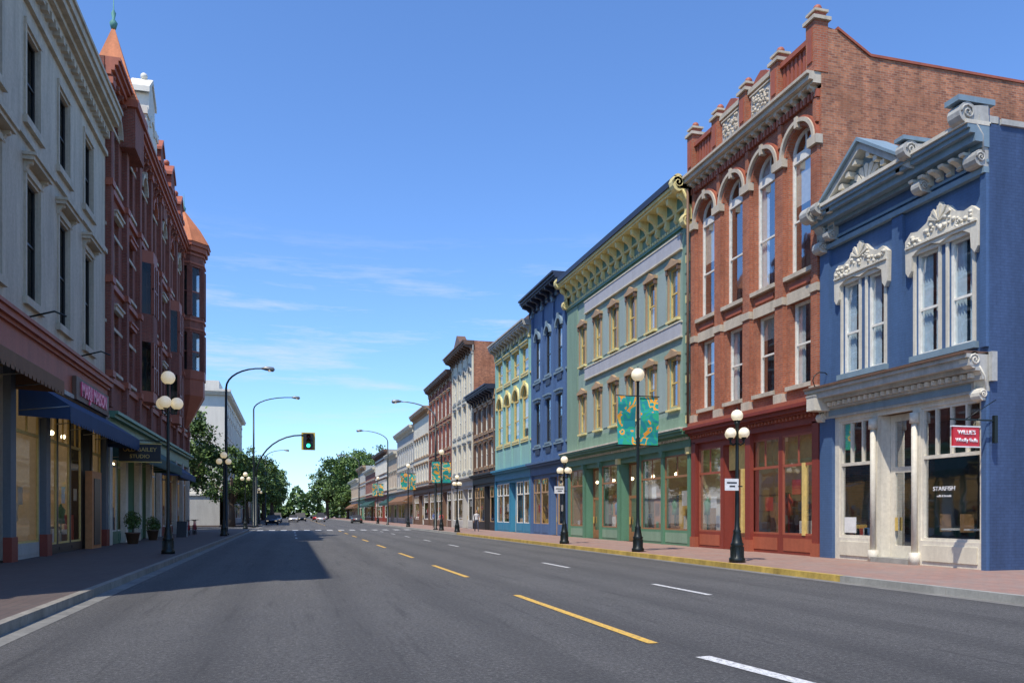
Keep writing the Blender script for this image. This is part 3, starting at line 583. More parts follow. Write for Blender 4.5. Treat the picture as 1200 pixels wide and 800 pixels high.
# ============================================================ generic
def generic(b,u0,u1,H,floors,n,wall,trim,frame,shopw,shopf,hood='flat',cor=None,depth=18,side=None,pil=True,nb=3,brk=True,awn=None,ww=.5,base=5.4,corw=.7,sc=None,doors=(1,),panel=None,curt='rand',fw=.07,lit=False):
    cor=cor or trim; side=side or GREYW; st=(u1-u0-.7)/n; ops=[]
    cs=[u0+.35+st*(i+.5) for i in range(n)]
    for f in floors:
        for c in cs: ops.append((c-ww,c+ww,f[0],f[1])+((True,) if len(f)>2 and f[2] else ()))
    b.wall(u0,u1,base-.1,H-.6,ops,wall,.18)
    for f in floors:
        ar=len(f)>2 and f[2]
        for c in cs:
            b.win(c-ww,c+ww,f[0],f[1],frame,ar,curt=curt,fw=fw,d=.16)
            b.hood(c-ww,c+ww,f[1],trim,'arch' if ar else hood); b.sill(c-ww,c+ww,f[0],trim)
            if panel: b.box(c-ww,c+ww,f[0]-.75,f[0]-.3,-.02,.05,panel,'panels')
        b.box(u0+.02,u1-.02,f[0]-.3,f[0]-.16,-.02,.09,trim,'string_course')
    if pil:
        for i in range(n+1):
            u=u0+.35+st*i; u=min(max(u,u0+.2),u1-.2); b.box(u-.15,u+.15,base,H-1.0,-.02,.1,wall if pil==1 else trim,'pilasters'); b.box(u-.2,u+.2,H-1.3,H-1.0,-.01,.18,trim,'capitals')
    b.box(u0+.02,u1-.02,H-1.0,H-.45,-.1,.12,trim,'frieze')
    if brk: b.brackets(u0+.25,u1-.25,max(3,int((u1-u0)/.9)),H-1.1,H-.45,corw*.85,.18,cor)
    b.cornice(u0+.02,u1-.02,H-.45,[(.12,corw*.9),(.18,corw),(.12,corw*1.12)],cor)
    b.body(u0,u1,H-.05,depth,side)
    b.shop(u0+.25,u1-.25,base-1.0,shopw,shopf,nb,doors,tr=3.1,lit=lit)
    b.box(u0+.02,u0+.25,.15,base-1,-.06,.1,shopw,'shop_piers'); b.box(u1-.25,u1-.02,.15,base-1,-.06,.1,shopw,'shop_piers')
    b.cornice(u0+.02,u1-.02,base-1,[(.6,.1),(.15,.35),(.15,.5)],sc or shopw,'shop_cornice')
    if awn: b.awning(u0+.3,u1-.3,base-.9,base-1.9,1.6,awn)
b=RB('cobalt_blue_building'); generic(b,49.6,57.68,17.3,[(11.3,14.6,True),(6.6,9.6)],3,COB,BLUEG,BFR,COB,TANW,cor=NAVY,corw=.95,ww=.5,pil=1,nb=4,doors=(1,),panel=NAVY,side=COB); b.finish()
b=RB('aqua_and_yellow_building'); generic(b,57.7,68.58,16.1,[(12.4,14.4),(7.4,11.4,True)],4,TEAL,YEL,YFR,TEALB,WFR,cor=GREYST,corw=.7,ww=.9,pil=1,nb=5,doors=(2,),sc=TEALB,side=TANR,curt='yellow',fw=.14)
b.box(58.0,68.3,16.05,16.5,-1.2,.1,BRN,'parapet'); b.finish()
b=RB('rooftop_brick_block'); b.box(66.2,74,0,19.0,-16,-4,TANR,'walls'); b.box(66,74.2,19,19.3,-16.2,-3.8,BRN,'coping'); b.finish()
b=RB('black_shopfront_building'); generic(b,68.6,77.38,13.0,[(9.2,11.4),(6,8.2)],4,BRN,TANW,WFR,BLK,TANW,cor=NAVY,corw=.9,nb=4); b.finish()
b=RB('ivory_pediment_building'); generic(b,77.4,88.18,18.6,[(13.6,16.2,True),(9.8,12.6),(6,8.6)],4,WHTC,GREYST,WFR,GREYW,WFR,cor=BRN,corw=1.0,nb=4,side=SBRICK)
m=82.8; b.plate([(m-2.4,18.55),(m+2.4,18.55),(m,20.1)],-.3,.6,BRN,'pediment'); b.finish()
b=RB('brick_corner_building'); generic(b,88.2,103.58,17.6,[(12.8,15.4),(9.2,11.8),(5.9,8.2)],6,DBRICK,TANW,WFR,BRN,WFR,cor=BRN,nb=5,side=SBRICK); b.finish()
far=[(103.6,117,15.6,WHTC,TANW,3,'ivory_shop_building'),(117.1,136,14.6,GREYW,WHTC,4,'grey_shop_building'),(136.1,150,12.2,TANR,WHTC,3,'tan_shop_building'),(150.1,172,13.6,WHT,BRN,5,'white_shop_building'),(172.1,195,11.5,DBRICK,WHTC,5,'brick_shop_building'),(195.1,216,13.2,GREYW,TANW,4,'grey_shop_building'),(216.1,250,11,TANR,WHTC,6,'tan_shop_building')]
for i,(a,c,H,w_,t,n,nmx) in enumerate(far):
    fl=[(9.4,11.8),(6,8.2)] if H>12.9 else [(6.2,8.8)]
    b=RB(nmx); generic(b,a,c,H,fl,n*2,w_,t,WFR,random.choice([BRN,GREYW,GREEND,REDW]),WFR,nb=n,pil=0,awn=random.choice([None,None,AWB,AWG])); b.finish()
# ============================================================ LEFT: cream building
b=LB('cream_stucco_building'); l0,l1=12.5,41.1; cs=[30.15-3.85*k for k in range(4,0,-1)]+[30.15,34.0,37.85]
ops=[]
for c in cs: ops+=[(c-.72,c+.72,14.4,17.3),(c-.72,c+.72,8.6,12.5)]
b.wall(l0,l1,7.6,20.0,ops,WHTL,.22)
for c in cs:
    for v0,v1 in ((14.4,17.3),(8.6,12.5)):
        b.win(c-.72,c+.72,v0,v1,BFR,curt='none',d=.2,rail=.5,glass=GLASSD)
        b.box(c-.88,c-.74,v0,v1+.1,-.02,.06,WHTL,'window_trim'); b.box(c+.74,c+.88,v0,v1+.1,-.02,.06,WHTL,'window_trim'); b.box(c-1.0,c+1.0,v0-.25,v0,-.02,.14,WHTL,'sills')
        b.box(c-.88,c+.88,v1+.1,v1+.3,-.02,.08,WHTL,'window_hoods')
    b.box(c-1.05,c+1.05,12.95,13.08,-.02,.34,WHTL,'window_hoods'); b.box(c-1.1,c+1.1,13.08,13.18,-.02,.42,WHTL,'window_hoods')
    b.brackets(c-.85,c+.85,2,12.6,12.95,.26,.16,WHTL,'hood_brackets')
b.box(l0,l1-.02,13.6,13.8,-.02,.12,WHTL,'string_course')
b.box(l0,l1-.02,18.1,18.3,-.02,.14,WHTL,'string_course')
b.cornice(l0-.3,l1+.0,19.1,[(.2,.2),(.2,.38),(.25,.6),(.3,.7),(.15,.78)],WHTL)
for i in range(56): u=l0+.3+(l1-l0-.6)*i/55; b.box(u-.12,u+.12,18.85,19.1,-.02,.24,WHTL,'dentils')
b.body(l0,l1,20.2,16,WHTL)
b.box(l0,l1-.02,6.2,7.3,-.1,.12,REDT,'fascia'); b.cornice(l0,l1-.02,7.3,[(.12,.22),(.2,.34),(.12,.42)],REDT,'shop_cornice'); b.box(l0,l1-.02,6.05,6.2,-.02,.2,GREYST,'fascia')
b.wall(l0,l1,7.2,7.7,[],WHTL,w=-.01)
b.shop(l0+.2,31.2,6.0,GREYW,YFR,7,(5,),tr=4.2,bulk=.5); b.shop(31.6,l1-.5,6.0,BFR,YFR,5,(3,),tr=4.2,bulk=.35)
for u in (27.7,31.4,l1-.3): b.box(u-.25,u+.25,.15,6.06,-.05,.16,SLATE,'shop_piers'); b.box(u-.29,u+.29,.15,.9,-.04,.2,REDW,'shop_piers')
b.awning(28.6,40.9,6.0,5.05,1.5,AWN,.45); b.awning(20,27.9,6.6,5.7,1.5,AWB,.35)
b.box(34.7,40.5,6.05,6.95,.13,.28,BRN,'sign_board')
b.text("MARJI MAISON",(XL+.31,37.6,6.5),.78,PINK,(0,1,0),ext=.03,bold=.02,sx=.88)
b.box(37.2,38.9,.15,3.4,.03,.3,OFR,'orange_door_surround'); b.box(37.5,38.6,.3,3.1,.29,.33,BFR,'door')
for u in (29.2,35.9): b.tube([b.P(u,7.9,.1),b.P(u,8.15,.9),b.P(u+.2,8.05,1.2)],.03,IRON,'flag_bracket')
b.finish()
# ============================================================ LEFT: red brick building w/ tower
b=LB('red_brick_turreted_building'); q0,q1=41.15,72.0; H=23.0
st=(q1-q0-.8)/8; cs=[q0+.4+st*(i+.5) for i in range(8)]; ops=[]
F=[(8.4,11.4,False),(12.9,15.9,False),(17.4,21.0,True)]
for f in F:
    for c in cs: ops.append((c-.75,c+.75,f[0],f[1])+((True,) if f[2] else ()))
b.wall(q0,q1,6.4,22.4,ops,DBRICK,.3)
for f in F:
    for i,c in enumerate(cs):
        b.win(c-.75,c+.75,f[0],f[1],WFR if i%3==0 else RFR,f[2],d=.28,mull=True,glass=GLASSD)
        b.hood(c-.75,c+.75,f[1],REDT if i%2 else STONE,'arch' if f[2] else 'flat',w=.2); b.sill(c-.75,c+.75,f[0],STONE,.2)
    b.box(q0,q1,f[0]-.55,f[0]-.3,-.02,.16,REDT,'string_course'); b.box(q0,q1,f[1]-.9,f[1]-.75,-.02,.035,STONE,'string_course')
for i in range(9):
    u=q0+.4+st*i; b.box(u-.28,u+.28,6.6,22.5,-.02,.24,DBRICK,'pilasters')
    for v in (8.0,12.4,16.9,21.6): b.box(u-.34,u+.34,v,v+.3,-.01,.32,REDT,'capitals')
for c in (cs[2],cs[5]):
    pr=[(c-1.15,0),(c-.7,.7),(c+.7,.7),(c+1.15,0)]
    for v0,v1,m in ((8.0,8.6,REDT),(8.6,11.4,None),(11.4,13.0,DBRICK),(13.0,15.9,None),(15.9,16.6,REDT)):
        pts=[b.P(u,v0,w) for u,w in pr]+[b.P(u,v1,w) for u,w in pr]
        b.raw(pts,[(0,1,5,4),(1,2,6,5),(2,3,7,6)]+([(0,1,2,3),(4,5,6,7)] if m else []),m or GLASSD,'oriel')
        if m is None:
            for u,w in pr: b.box(u-.1,u+.1,v0,v1,w-.12,w+.06,RFR,'oriel')
            b.box(c-.05,c+.05,v0,v1,.6,.75,RFR,'oriel'); b.box(c-.8,c+.8,(v0+v1)/2-.05,(v0+v1)/2+.05,.62,.74,RFR,'oriel'); b.rect(c-1,c+1,v0,v1,.05,DARK,'oriel')
b.cornice(q0+.02,q1,22.0,[(.2,.25),(.25,.4),(.2,.55),(.15,.65)],REDT); b.brackets(q0+.3,q1-.3,34,21.5,22.0,.38,.2,DBRICK)
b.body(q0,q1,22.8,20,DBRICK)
def gable(u,w_,h,cap,col):
    v=22.8; b.plate([(u-w_,v),(u+w_,v),(u+w_,v+h*.35),(u+w_*.55,v+h*.45),(u+w_*.55,v+h*.75),(u,v+h),(u-w_*.55,v+h*.75),(u-w_*.55,v+h*.45),(u-w_,v+h*.35)],-.6,.42,col,'gables')
    b.box(u-w_-.1,u-w_*.55,v+h*.35,v+h*.45,-.65,.5,cap,'gable_caps'); b.box(u+w_*.55,u+w_+.1,v+h*.35,v+h*.45,-.65,.5,cap,'gable_caps')
    b.plate([(u-w_*.7,v+h*.75),(u,v+h+.1),(u+w_*.7,v+h*.75),(u+w_*.7,v+h*.83),(u,v+h+.35),(u-w_*.7,v+h*.83)],-.65,.5,cap,'gable_caps')
    b.archband(u,v+h*.3,w_*.3,w_*.45,.4,.5,cap,'gable_arch'); b.ball(b.P(u,v+h+.5,0),.2,cap,'gable_finial')
gable(51.5,1.9,3.9,WHT,WHT); gable(60.5,1.5,2.6,REDT,DBRICK); gable(55.6,1.1,2.2,REDT,DBRICK); gable(65,1.2,2.2,REDT,DBRICK)
def tower(cx,cy,r,v0,v1,vt,n=4,rot=.5,name='tower'):
    b.lathe([(r,v0),(r,v1)],(cx,cy,0),DBRICK,name,n,False,rot); b.lathe([(r*1.12,v1),(r*1.15,v1+.35)],(cx,cy,0),REDT,name,n,False,rot)
    b.lathe([(r*1.12,v1+.35),(r*.66,v1+(vt-v1)*.42),(.05,vt)],(cx,cy,0),TILE,name+'_roof',n,False,rot)
    for i in range(1,9):
        t=i/9; rr=r*1.12+(r*.66-r*1.12)*t; z=v1+.35+((vt-v1)*.42-.35)*t; b.lathe([(rr+.025,z-.03),(rr+.02,z)],(cx,cy,0),REDT,name+'_roof',n,False,rot)
    b.lathe([(.12,vt-.1),(.2,vt+.2),(.06,vt+.4),(.12,vt+.7),(.03,vt+.9),(.01,vt+1.8)],(cx,cy,0),COPPER,name+'_finial',8)
tower(XL-.5,45.6,1.75,20,22.0,26.6,4,.5)
tower(XL-.6,58.2,1.2,21,23.0,25.4,4,.5,'small_tower')
for u,w_ in ((49.0,-1.0),(53.9,-1.6),(57.0,-3)):
    b.box(u-.5,u+.5,22,25.0,w_-.5,w_+.5,DBRICK,'chimney'); b.box(u-.6,u+.6,25.0,25.3,w_-.6,w_+.6,WHT if u==49.0 else REDT,'chimney')
cx,cy,r=XL-.0,70.0,1.65
b.lathe([(.3,8.5),(.9,9.6),(r,11.0),(r,12.3)],(cx,cy,0),REDT,'turret',8,False,.5)
for v0,v1 in ((13.0,16.0),(17.3,21.2)):
    b.lathe([(r*.93,v0),(r*.93,v1)],(cx,cy,0),GLASS,'turret_glass',8,False,.5); b.lathe([(r*.6,v0),(r*.6,v1)],(cx,cy,0),DARK,'turret_interior',8,False,.5)
    for i in range(8):
        t=2*math.pi*(i+.5)/8; b.lathe([(.26,v0),(.26,v1)],(cx+r*.93*math.cos(t),cy+r*.93*math.sin(t),0),DBRICK,'turret_piers',4,False,.5)
    vm=(v0+v1)/2; b.lathe([(r*.95,vm-.06),(r*.95,vm+.06)],(cx,cy,0),RFR,'turret',8,False,.5)
for v0,v1,k in ((12.3,13.0,1.05),(16.0,17.3,1.0),(21.2,22.4,1.0),(22.4,22.8,1.15),(22.8,23.1,1.25)): b.lathe([(r*k,v0),(r*k,v1)],(cx,cy,0),REDT if k>1 else DBRICK,'turret',8,False,.5)
for v in (16.2,16.9,21.4,22.1): b.lathe([(r*1.06,v),(r*1.06,v+.15)],(cx,cy,0),REDT,'turret',8,False,.5)
b.lathe([(r*1.3,23.1),(r*.85,24.3),(.05,26.0)],(cx,cy,0),TILE,'turret_roof',8,False,.5); b.lathe([(.1,25.9),(.15,26.2),(.04,26.4),(.01,27.4)],(cx,cy,0),COPPER,'turret_finial',8)
b.shop(q0+.6,56,5.4,GREEND,WFR,6,(2,4),tr=3.9,bulk=.6); b.shop(56.4,q1-.3,5.4,REDW,WFR,6,(3,),tr=3.9,bulk=.6)
for i in range(9): u=q0+.3+(q1-q0-.6)*i/8; b.box(u-.3,u+.3,.15,5.5,-.06,.2,CREAM if i<4 else GREYST,'shop_piers')
b.cornice(q0+.02,q1,5.4,[(.7,.14),(.15,.4),(.15,.55)],GREEND,'shop_cornice')
b.awning(42.3,54.6,5.7,4.5,1.7,AWG,.4); b.awning(57,66,5.3,4.4,1.3,AWN,.3)
b.finish()
s=B('hanging_shop_sign'); 
s.box(XL+.3,XL+2.6,5.0,5.05,41.0,41.05,IRON,'bracket'); s.box(XL+.6,XL+2.4,4.05,4.85,41.0,41.06,BLK,'sign_board'); s.box(XL+.56,XL+2.44,4.85,4.9,40.98,41.08,GOLD,'sign_border'); s.box(XL+.56,XL+2.44,4.0,4.05,40.98,41.08,GOLD,'sign_border')
s.text("OLD BAILEY",(XL+1.5,40.98,4.6),.27,GOLD,(1,0,0)); s.text("STUDIO",(XL+1.5,40.98,4.28),.24,GOLD,(1,0,0)); s.finish()
# LEFT beyond cross street
b=B('white_corner_building',(XL,0,0),(0,1,0),(1,0,0)); generic(b,112,150,17.6,[(12.4,14.8),(8.8,11.2),(5.9,8)],11,WHT,WHT,WFR,GREYW,WFR,nb=8,side=WHT,depth=.6,brk=False)
b.O=Vector((XL-26,112,0)); b.U=Vector((1,0,0)); b.N=Vector((0,-1,0))
ops=[]
for k in range(8):
    for f in ((12.4,14.8),(8.8,11.2),(5.9,8)): ops.append((1.5+k*3,2.6+k*3,*f))
b.wall(0,26,4,17.2,ops,WHT,.2); [b.win(*o,WFR) for o in ops]; b.cornice(0,26.8,17.1,[(.2,.4),(.2,.6),(.3,.8)],WHT); b.rect(0,26,0,4,-.02,GREYW,'walls'); b.box(0,26,4.0,4.3,-.02,.2,WHT,'string_course')
b.quad(b.P(0,17.3,0),b.P(26,17.3,0),b.P(26,17.3,-38),b.P(0,17.3,-38),ROOFM,'roof'); b.box(20,25,17.3,19.6,-10,-4,WHT,'penthouse')
b.finish()
b=LB('tan_shop_building'); generic(b,150.2,185,12,[(6.2,8.8)],9,TANR,WHTC,WFR,BRN,WFR,nb=8,pil=0); b.finish()
b=LB('ivory_shop_building'); generic(b,185.2,240,10.5,[(6.2,8.6)],12,WHTC,BRN,WFR,GREEND,WFR,nb=10,pil=0); b.finish()
# ============================================================ street furniture
def globe_lamp(x,y,h,banner=False,arms=4,gh=.18,L=.27,drop=.62):
    b=B('street_lamp'); c=(x,y,.15)
    b.lathe([(.24,0),(.24,.12),(.2,.16),(.18,.5),(.2,.55),(.16,.6),(.11,.9),(.12,.95),(.08,1.0),(.065,1.3),(.05,h-1.3),(.05,h-.5),(.08,h-.44),(.09,h-.4)],c,IRON,'post',12)
    for i in range(8):
        t=2*math.pi*i/8; b.box(x+.18*math.cos(t)-.02,x+.18*math.cos(t)+.02,.3,.62,y+.18*math.sin(t)-.02,y+.18*math.sin(t)+.02,IRON,'base_flutes')
    top=.15+h-2*gh; b.ball((x,y,top+gh*.9),gh,GLOBE,'globe',14); b.lathe([(.07,top-.04),(.11,top+.03),(.07,top+.06)],(x,y,0),IRON,'globe_holder',10); b.lathe([(.05,top+gh*1.85),(.03,top+gh*1.95),(.01,top+gh*2.2)],(x,y,0),IRON,'globe_cap',8)
    for i in range(arms):
        t=2*math.pi*i/arms+.3; dx,dy=math.cos(t),math.sin(t); z0=top-drop
        b.tube([(x,y,z0),(x+dx*L*.5,y+dy*L*.5,z0-.1),(x+dx*L,y+dy*L,z0-.05),(x+dx*L,y+dy*L,z0+.08)],.022,IRON,'arms')
        b.lathe([(.05,0),(.09,.05),(.06,.07)],(x+dx*L,y+dy*L,z0+.06),IRON,'globe_holder',8); b.ball((x+dx*L,y+dy*L,z0+.1+gh*.8),gh*.9,GLOBE,'globe',12)
    if banner:
        for zz in (h-.95,h-2.85): b.tube([(x-.9,y,zz),(x+.9,y,zz)],.02,IRON,'banner_rod')
        for sg in (-1,1):
            n=6
            for i in range(n):
                z0=h-2.83+1.85*i/n; z1=h-2.83+1.85*(i+1)/n; y0=y+.05*math.sin(i*1.1+sg); y1=y+.05*math.sin((i+1)*1.1+sg)
                b.quad(Vector((x+sg*.1,y0,z0)),Vector((x+sg*.85,y0-.02,z0)),Vector((x+sg*.85,y1-.02,z1)),Vector((x+sg*.1,y1,z1)),BAN,'banner')
    b.finish()
LX=12.95
globe_lamp(LX,21.7,4.6); globe_lamp(LX,28.9,7.1,True,0,.26); globe_lamp(LX,37.6,4.3); globe_lamp(LX,71,7.2,True,0,.24)
globe_lamp(LX,64,4.6); globe_lamp(LX,92,7.2,True,0,.24); globe_lamp(LX,125,7.2,True,0,.24)
globe_lamp(-4.3,31.9,6.7,False,3,.25,.3,1.0)
for y_,h_ in ((57,5.6),(84,5.6),(120,5.2)): globe_lamp(-4.25,y_,h_,False,2,.22,.3,.5)
def cobra(x,y,h,dx,top=3.2):
    b=B('cobra_head_street_light'); b.lathe([(.22,.15),(.22,.25),(.13,.3),(.1,h*.5),(.075,h-1.5)],(x,y,0),IRON,'pole',10)
    pts=[(x+dx*top*(1-math.cos(t)) ,y,h-1.5+1.45*math.sin(t)) for t in [math.pi/2*i/8 for i in range(9)]]
    b.tube(pts,[.07-.003*i for i in range(9)],IRON if x<0 else GALV,'arm'); e=pts[-1]
    b.tube([(e[0]-dx*.05,y,e[2]),(e[0]+dx*.25,y,e[2]+.02),(e[0]+dx*.75,y,e[2]-.04),(e[0]+dx*.85,y,e[2]-.06)],[.06,.15,.17,.05],GALV,'lamp_head',8); b.lathe([(.1,-.16),(.13,-.06)],(e[0]+dx*.5,y,e[2]-.04),GLOBE,'lens',8); b.finish()
cobra(-4.3,59.8,11.9,1,2.4); cobra(-3.8,92,14.4,1,4.0); cobra(-4.2,150,13,1,3.2); cobra(LX,74,11.9,-1,3.2); cobra(LX,112,13,-1,3.4); cobra(LX,160,13,-1,3.4)
b=B('traffic_signal'); x,y=-3.85,100
GRN=flat('green_signal',(.02,.5,.25),.3,0,3,(.05,1,.5)); RDL=flat('red_lens_off',(.1,.01,.01),.3); AML=flat('amber_lens_off',(.12,.06,.01),.3)
b.lathe([(.25,.15),(.25,.3),(.16,.35),(.12,6)],(x,y,0),IRON,'pole',10)
b.tube([(x,y,6)]+[(x+5.2*(1-math.cos(t)),y,6+5.0*math.sin(t)) for t in [math.pi/2*i/9 for i in range(1,10)]]+[(2.1,y,11.1)],.09,IRON,'mast_arm')
b.box(2.1-.8,2.1+.8,9.25,11.35,y-.02,y+.04,flat('yellow_backboard',(.65,.48,.05),.5),'backboard'); b.box(2.1-.6,2.1+.6,9.4,11.2,y-.45,y-.03,BLK,'housing')
for z,m in ((10.85,RDL),(10.3,AML),(9.75,GRN)):
    b.tube([(2.1,y-.46,z),(2.1,y-.48,z)],.22,m,'lens',14)
    b.raw([Vector((2.1+.27*math.cos(t),y-.46-dd,z+.27*math.sin(t))) for dd in (0,.35) for t in [math.pi*i/8 for i in range(9)]],[(i,i+1,i+10,i+9) for i in range(8)],BLK,'visor')
b.finish()
def post_sign(x,y,z,w,h):
    b=B('street_sign'); b.box(x-w-.08,x-.08,z,z+h,y-.02,y,WPANEL,'panel'); b.box(x-.1,x+.05,z+h*.3,z+h*.4,y-.02,y+.02,IRON,'clamp'); b.box(x-w-.02,x-.14,z+h*.6,z+h*.72,y-.026,y-.02,BTXT,'marking'); b.box(x-w*.8-.02,x-.2,z+h*.3,z+h*.42,y-.026,y-.02,BTXT,'marking'); b.finish()
post_sign(LX,21.5,2.3,.45,.35); post_sign(LX,37.4,2.6,.5,.35)
def planter(x,y,r=.3,h=.5,top=1.5):
    b=B('potted_shrub'); b.lathe([(r*.7,0),(r,h),(r*1.08,h),(r*1.08,h+.06),(r*.9,h+.06),(r*.9,h-.02)],(x,y,.15),BRN,'pot',12)
    b.tube([(x,y,.6),(x+.02,y,1.0)],.03,BARK,'stem')
    for k in range(900):
        t=R()*6.28; ph=math.acos(2*R()-1); rr=.42*R()**.4; p=Vector((x+rr*math.cos(t)*math.sin(ph),y+rr*math.sin(t)*math.sin(ph),.15+top-.45+rr*1.15*math.cos(ph)))
        a=Vector((R()-.5,R()-.5,R()-.5)).normalized()*.05; c=a.cross(Vector((R(),R(),R()))).normalized()*.03
        b.raw([p-a,p+c,p+a,p-c],[(0,1,2,3)],LEAF1 if R()<.5 else LEAF2,'leaves')
    b.finish()
planter(-7.4,43,.33,.5,1.6); planter(-7.4,49,.3,.5,1.3)
def aboard(x,y):
    b=B('sandwich_board'); 
    for sg in (-1,1): b.raw([Vector((x-.3,y+sg*.25,.15)),Vector((x+.3,y+sg*.25,.15)),Vector((x+.3,y+sg*.03,1.15)),Vector((x-.3,y+sg*.03,1.15)),Vector((x-.3,y+sg*.28,.15)),Vector((x+.3,y+sg*.28,.15)),Vector((x+.3,y+sg*.06,1.15)),Vector((x-.3,y+sg*.06,1.15))],[(0,1,2,3),(4,5,6,7),(0,1,5,4),(2,3,7,6),(0,3,7,4),(1,2,6,5)],BLK if sg<0 else WPANEL,'panel')
    b.finish()
aboard(-6.6,55)
def bicycle(x,y):
    b=B('bicycle')
    for dy in (-.52,.52): b.tube([(x,y+dy+.33*math.cos(t*.45),.49+.33*math.sin(t*.45)) for t in range(15)],.02,RUB,'wheels',6); b.tube([(x-.04,y+dy,.49),(x+.04,y+dy,.49)],.03,GALV,'hubs',6)
    for p,q in (((x,y-.52,.49),(x,y-.15,1.0)),((x,y-.15,1.0),(x,y+.38,1.0)),((x,y-.1,.45),(x,y-.17,1.12)),((x,y-.1,.45),(x,y+.38,1.0)),((x,y-.52,.49),(x,y-.1,.45)),((x,y+.52,.49),(x,y+.34,1.18))): b.tube([p,q],.018,SIGNR,'frame',6)
    b.tube([(x-.25,y+.32,1.2),(x,y+.34,1.18),(x+.25,y+.32,1.2)],.014,IRON,'handlebar',6); b.box(x-.07,x+.07,1.12,1.17,y-.3,y-.06,BLK,'saddle'); b.finish()
bicycle(-6.9,51.5); bicycle(-6.6,58.5); bicycle(-6.4,60.5); bicycle(-6.7,62.5)
# ============================================================ cars
def car(x,y,sg,col,sc=1.0,van=False):
    b=B('parked_car' if abs(x)>9.5 or x<-1.9 else 'car'); cm=flat('car_paint',col,.25,.3)
    top=1.45*sc+(.45 if van else 0); L=2.2*sc
    st=[(-L,.55,.62,.35),(-L*.97,.82,.78,.28),(-L*.62,.88,.86,.2),(-L*.3,.9,.92,.2),(L*.35,.9,.95,.2),(L*.72,.88,.95,.2),(L*.96,.82,.85,.28),(L,.6,.7,.35)]
    V=[];F=[]
    for (yy,hw_,zt,zb) in st:
        for xx,zz in ((-hw_*.92,zb),(-hw_,(zb+zt)/2),(-hw_*.93,zt),(hw_*.93,zt),(hw_,(zb+zt)/2),(hw_*.92,zb)): V.append(Vector((x+xx,y+sg*yy,zz)))
    for j in range(len(st)-1):
        for i in range(6): F.append((j*6+i,j*6+(i+1)%6,(j+1)*6+(i+1)%6,(j+1)*6+i))
    F+= [tuple(range(6)),tuple(range(42,48))]; b.raw(V,F,cm,'body',True)
    gs=[(-L*.36,.82,.9),(-L*.08,.66,top),(L*.38,.66,top),(L*(.9 if van else .66),.8,.93)]
    V=[Vector((x+s2*g_[1],y+sg*g_[0],g_[2])) for g_ in gs for s2 in (-1,1)]
    b.raw(V,[(0,1,3,2),(4,5,7,6)],BFR,'windscreens'); b.raw(V,[(2,3,5,4)],cm,'roof'); b.raw(V,[(0,2,4,6),(1,3,5,7)],BFR,'side_windows')
    for yy in (-L*.6,L*.62):
        for s2 in (-1,1):
            b.tube([(x+s2*.7,y+sg*yy,.32),(x+s2*.9,y+sg*yy,.32)],.32,RUB,'wheels',14); b.tube([(x+s2*.9,y+sg*yy,.32),(x+s2*.915,y+sg*yy,.32)],.19,GALV,'hubcaps',12)
    for s2 in (-1,1): b.box(x+s2*.6-.15,x+s2*.6+.15,.62,.74,y+sg*L-.06,y+sg*L+.03,SIGNR,'tail_lights'); b.box(x+s2*.6-.15,x+s2*.6+.15,.55,.68,y-sg*L-.03,y-sg*L+.06,GLOBE,'headlights')
    b.finish()
for x,y,sg,c,v in ((-2.6,126,1,(.05,.06,.08),0),(.6,165,1,(.65,.65,.66),0),(2.5,185,1,(.02,.03,.05),1),(-2.4,150,1,(.3,.3,.32),0),(6,170,-1,(.6,.6,.58),1),(6.2,205,-1,(.3,.02,.02),0),(2,220,1,(.7,.7,.68),1),(11.3,145,-1,(.1,.1,.1),0),(-2.5,175,1,(.4,.4,.42),1),(9,230,-1,(.7,.7,.7),0)): car(x,y,sg,c,1.0,v)
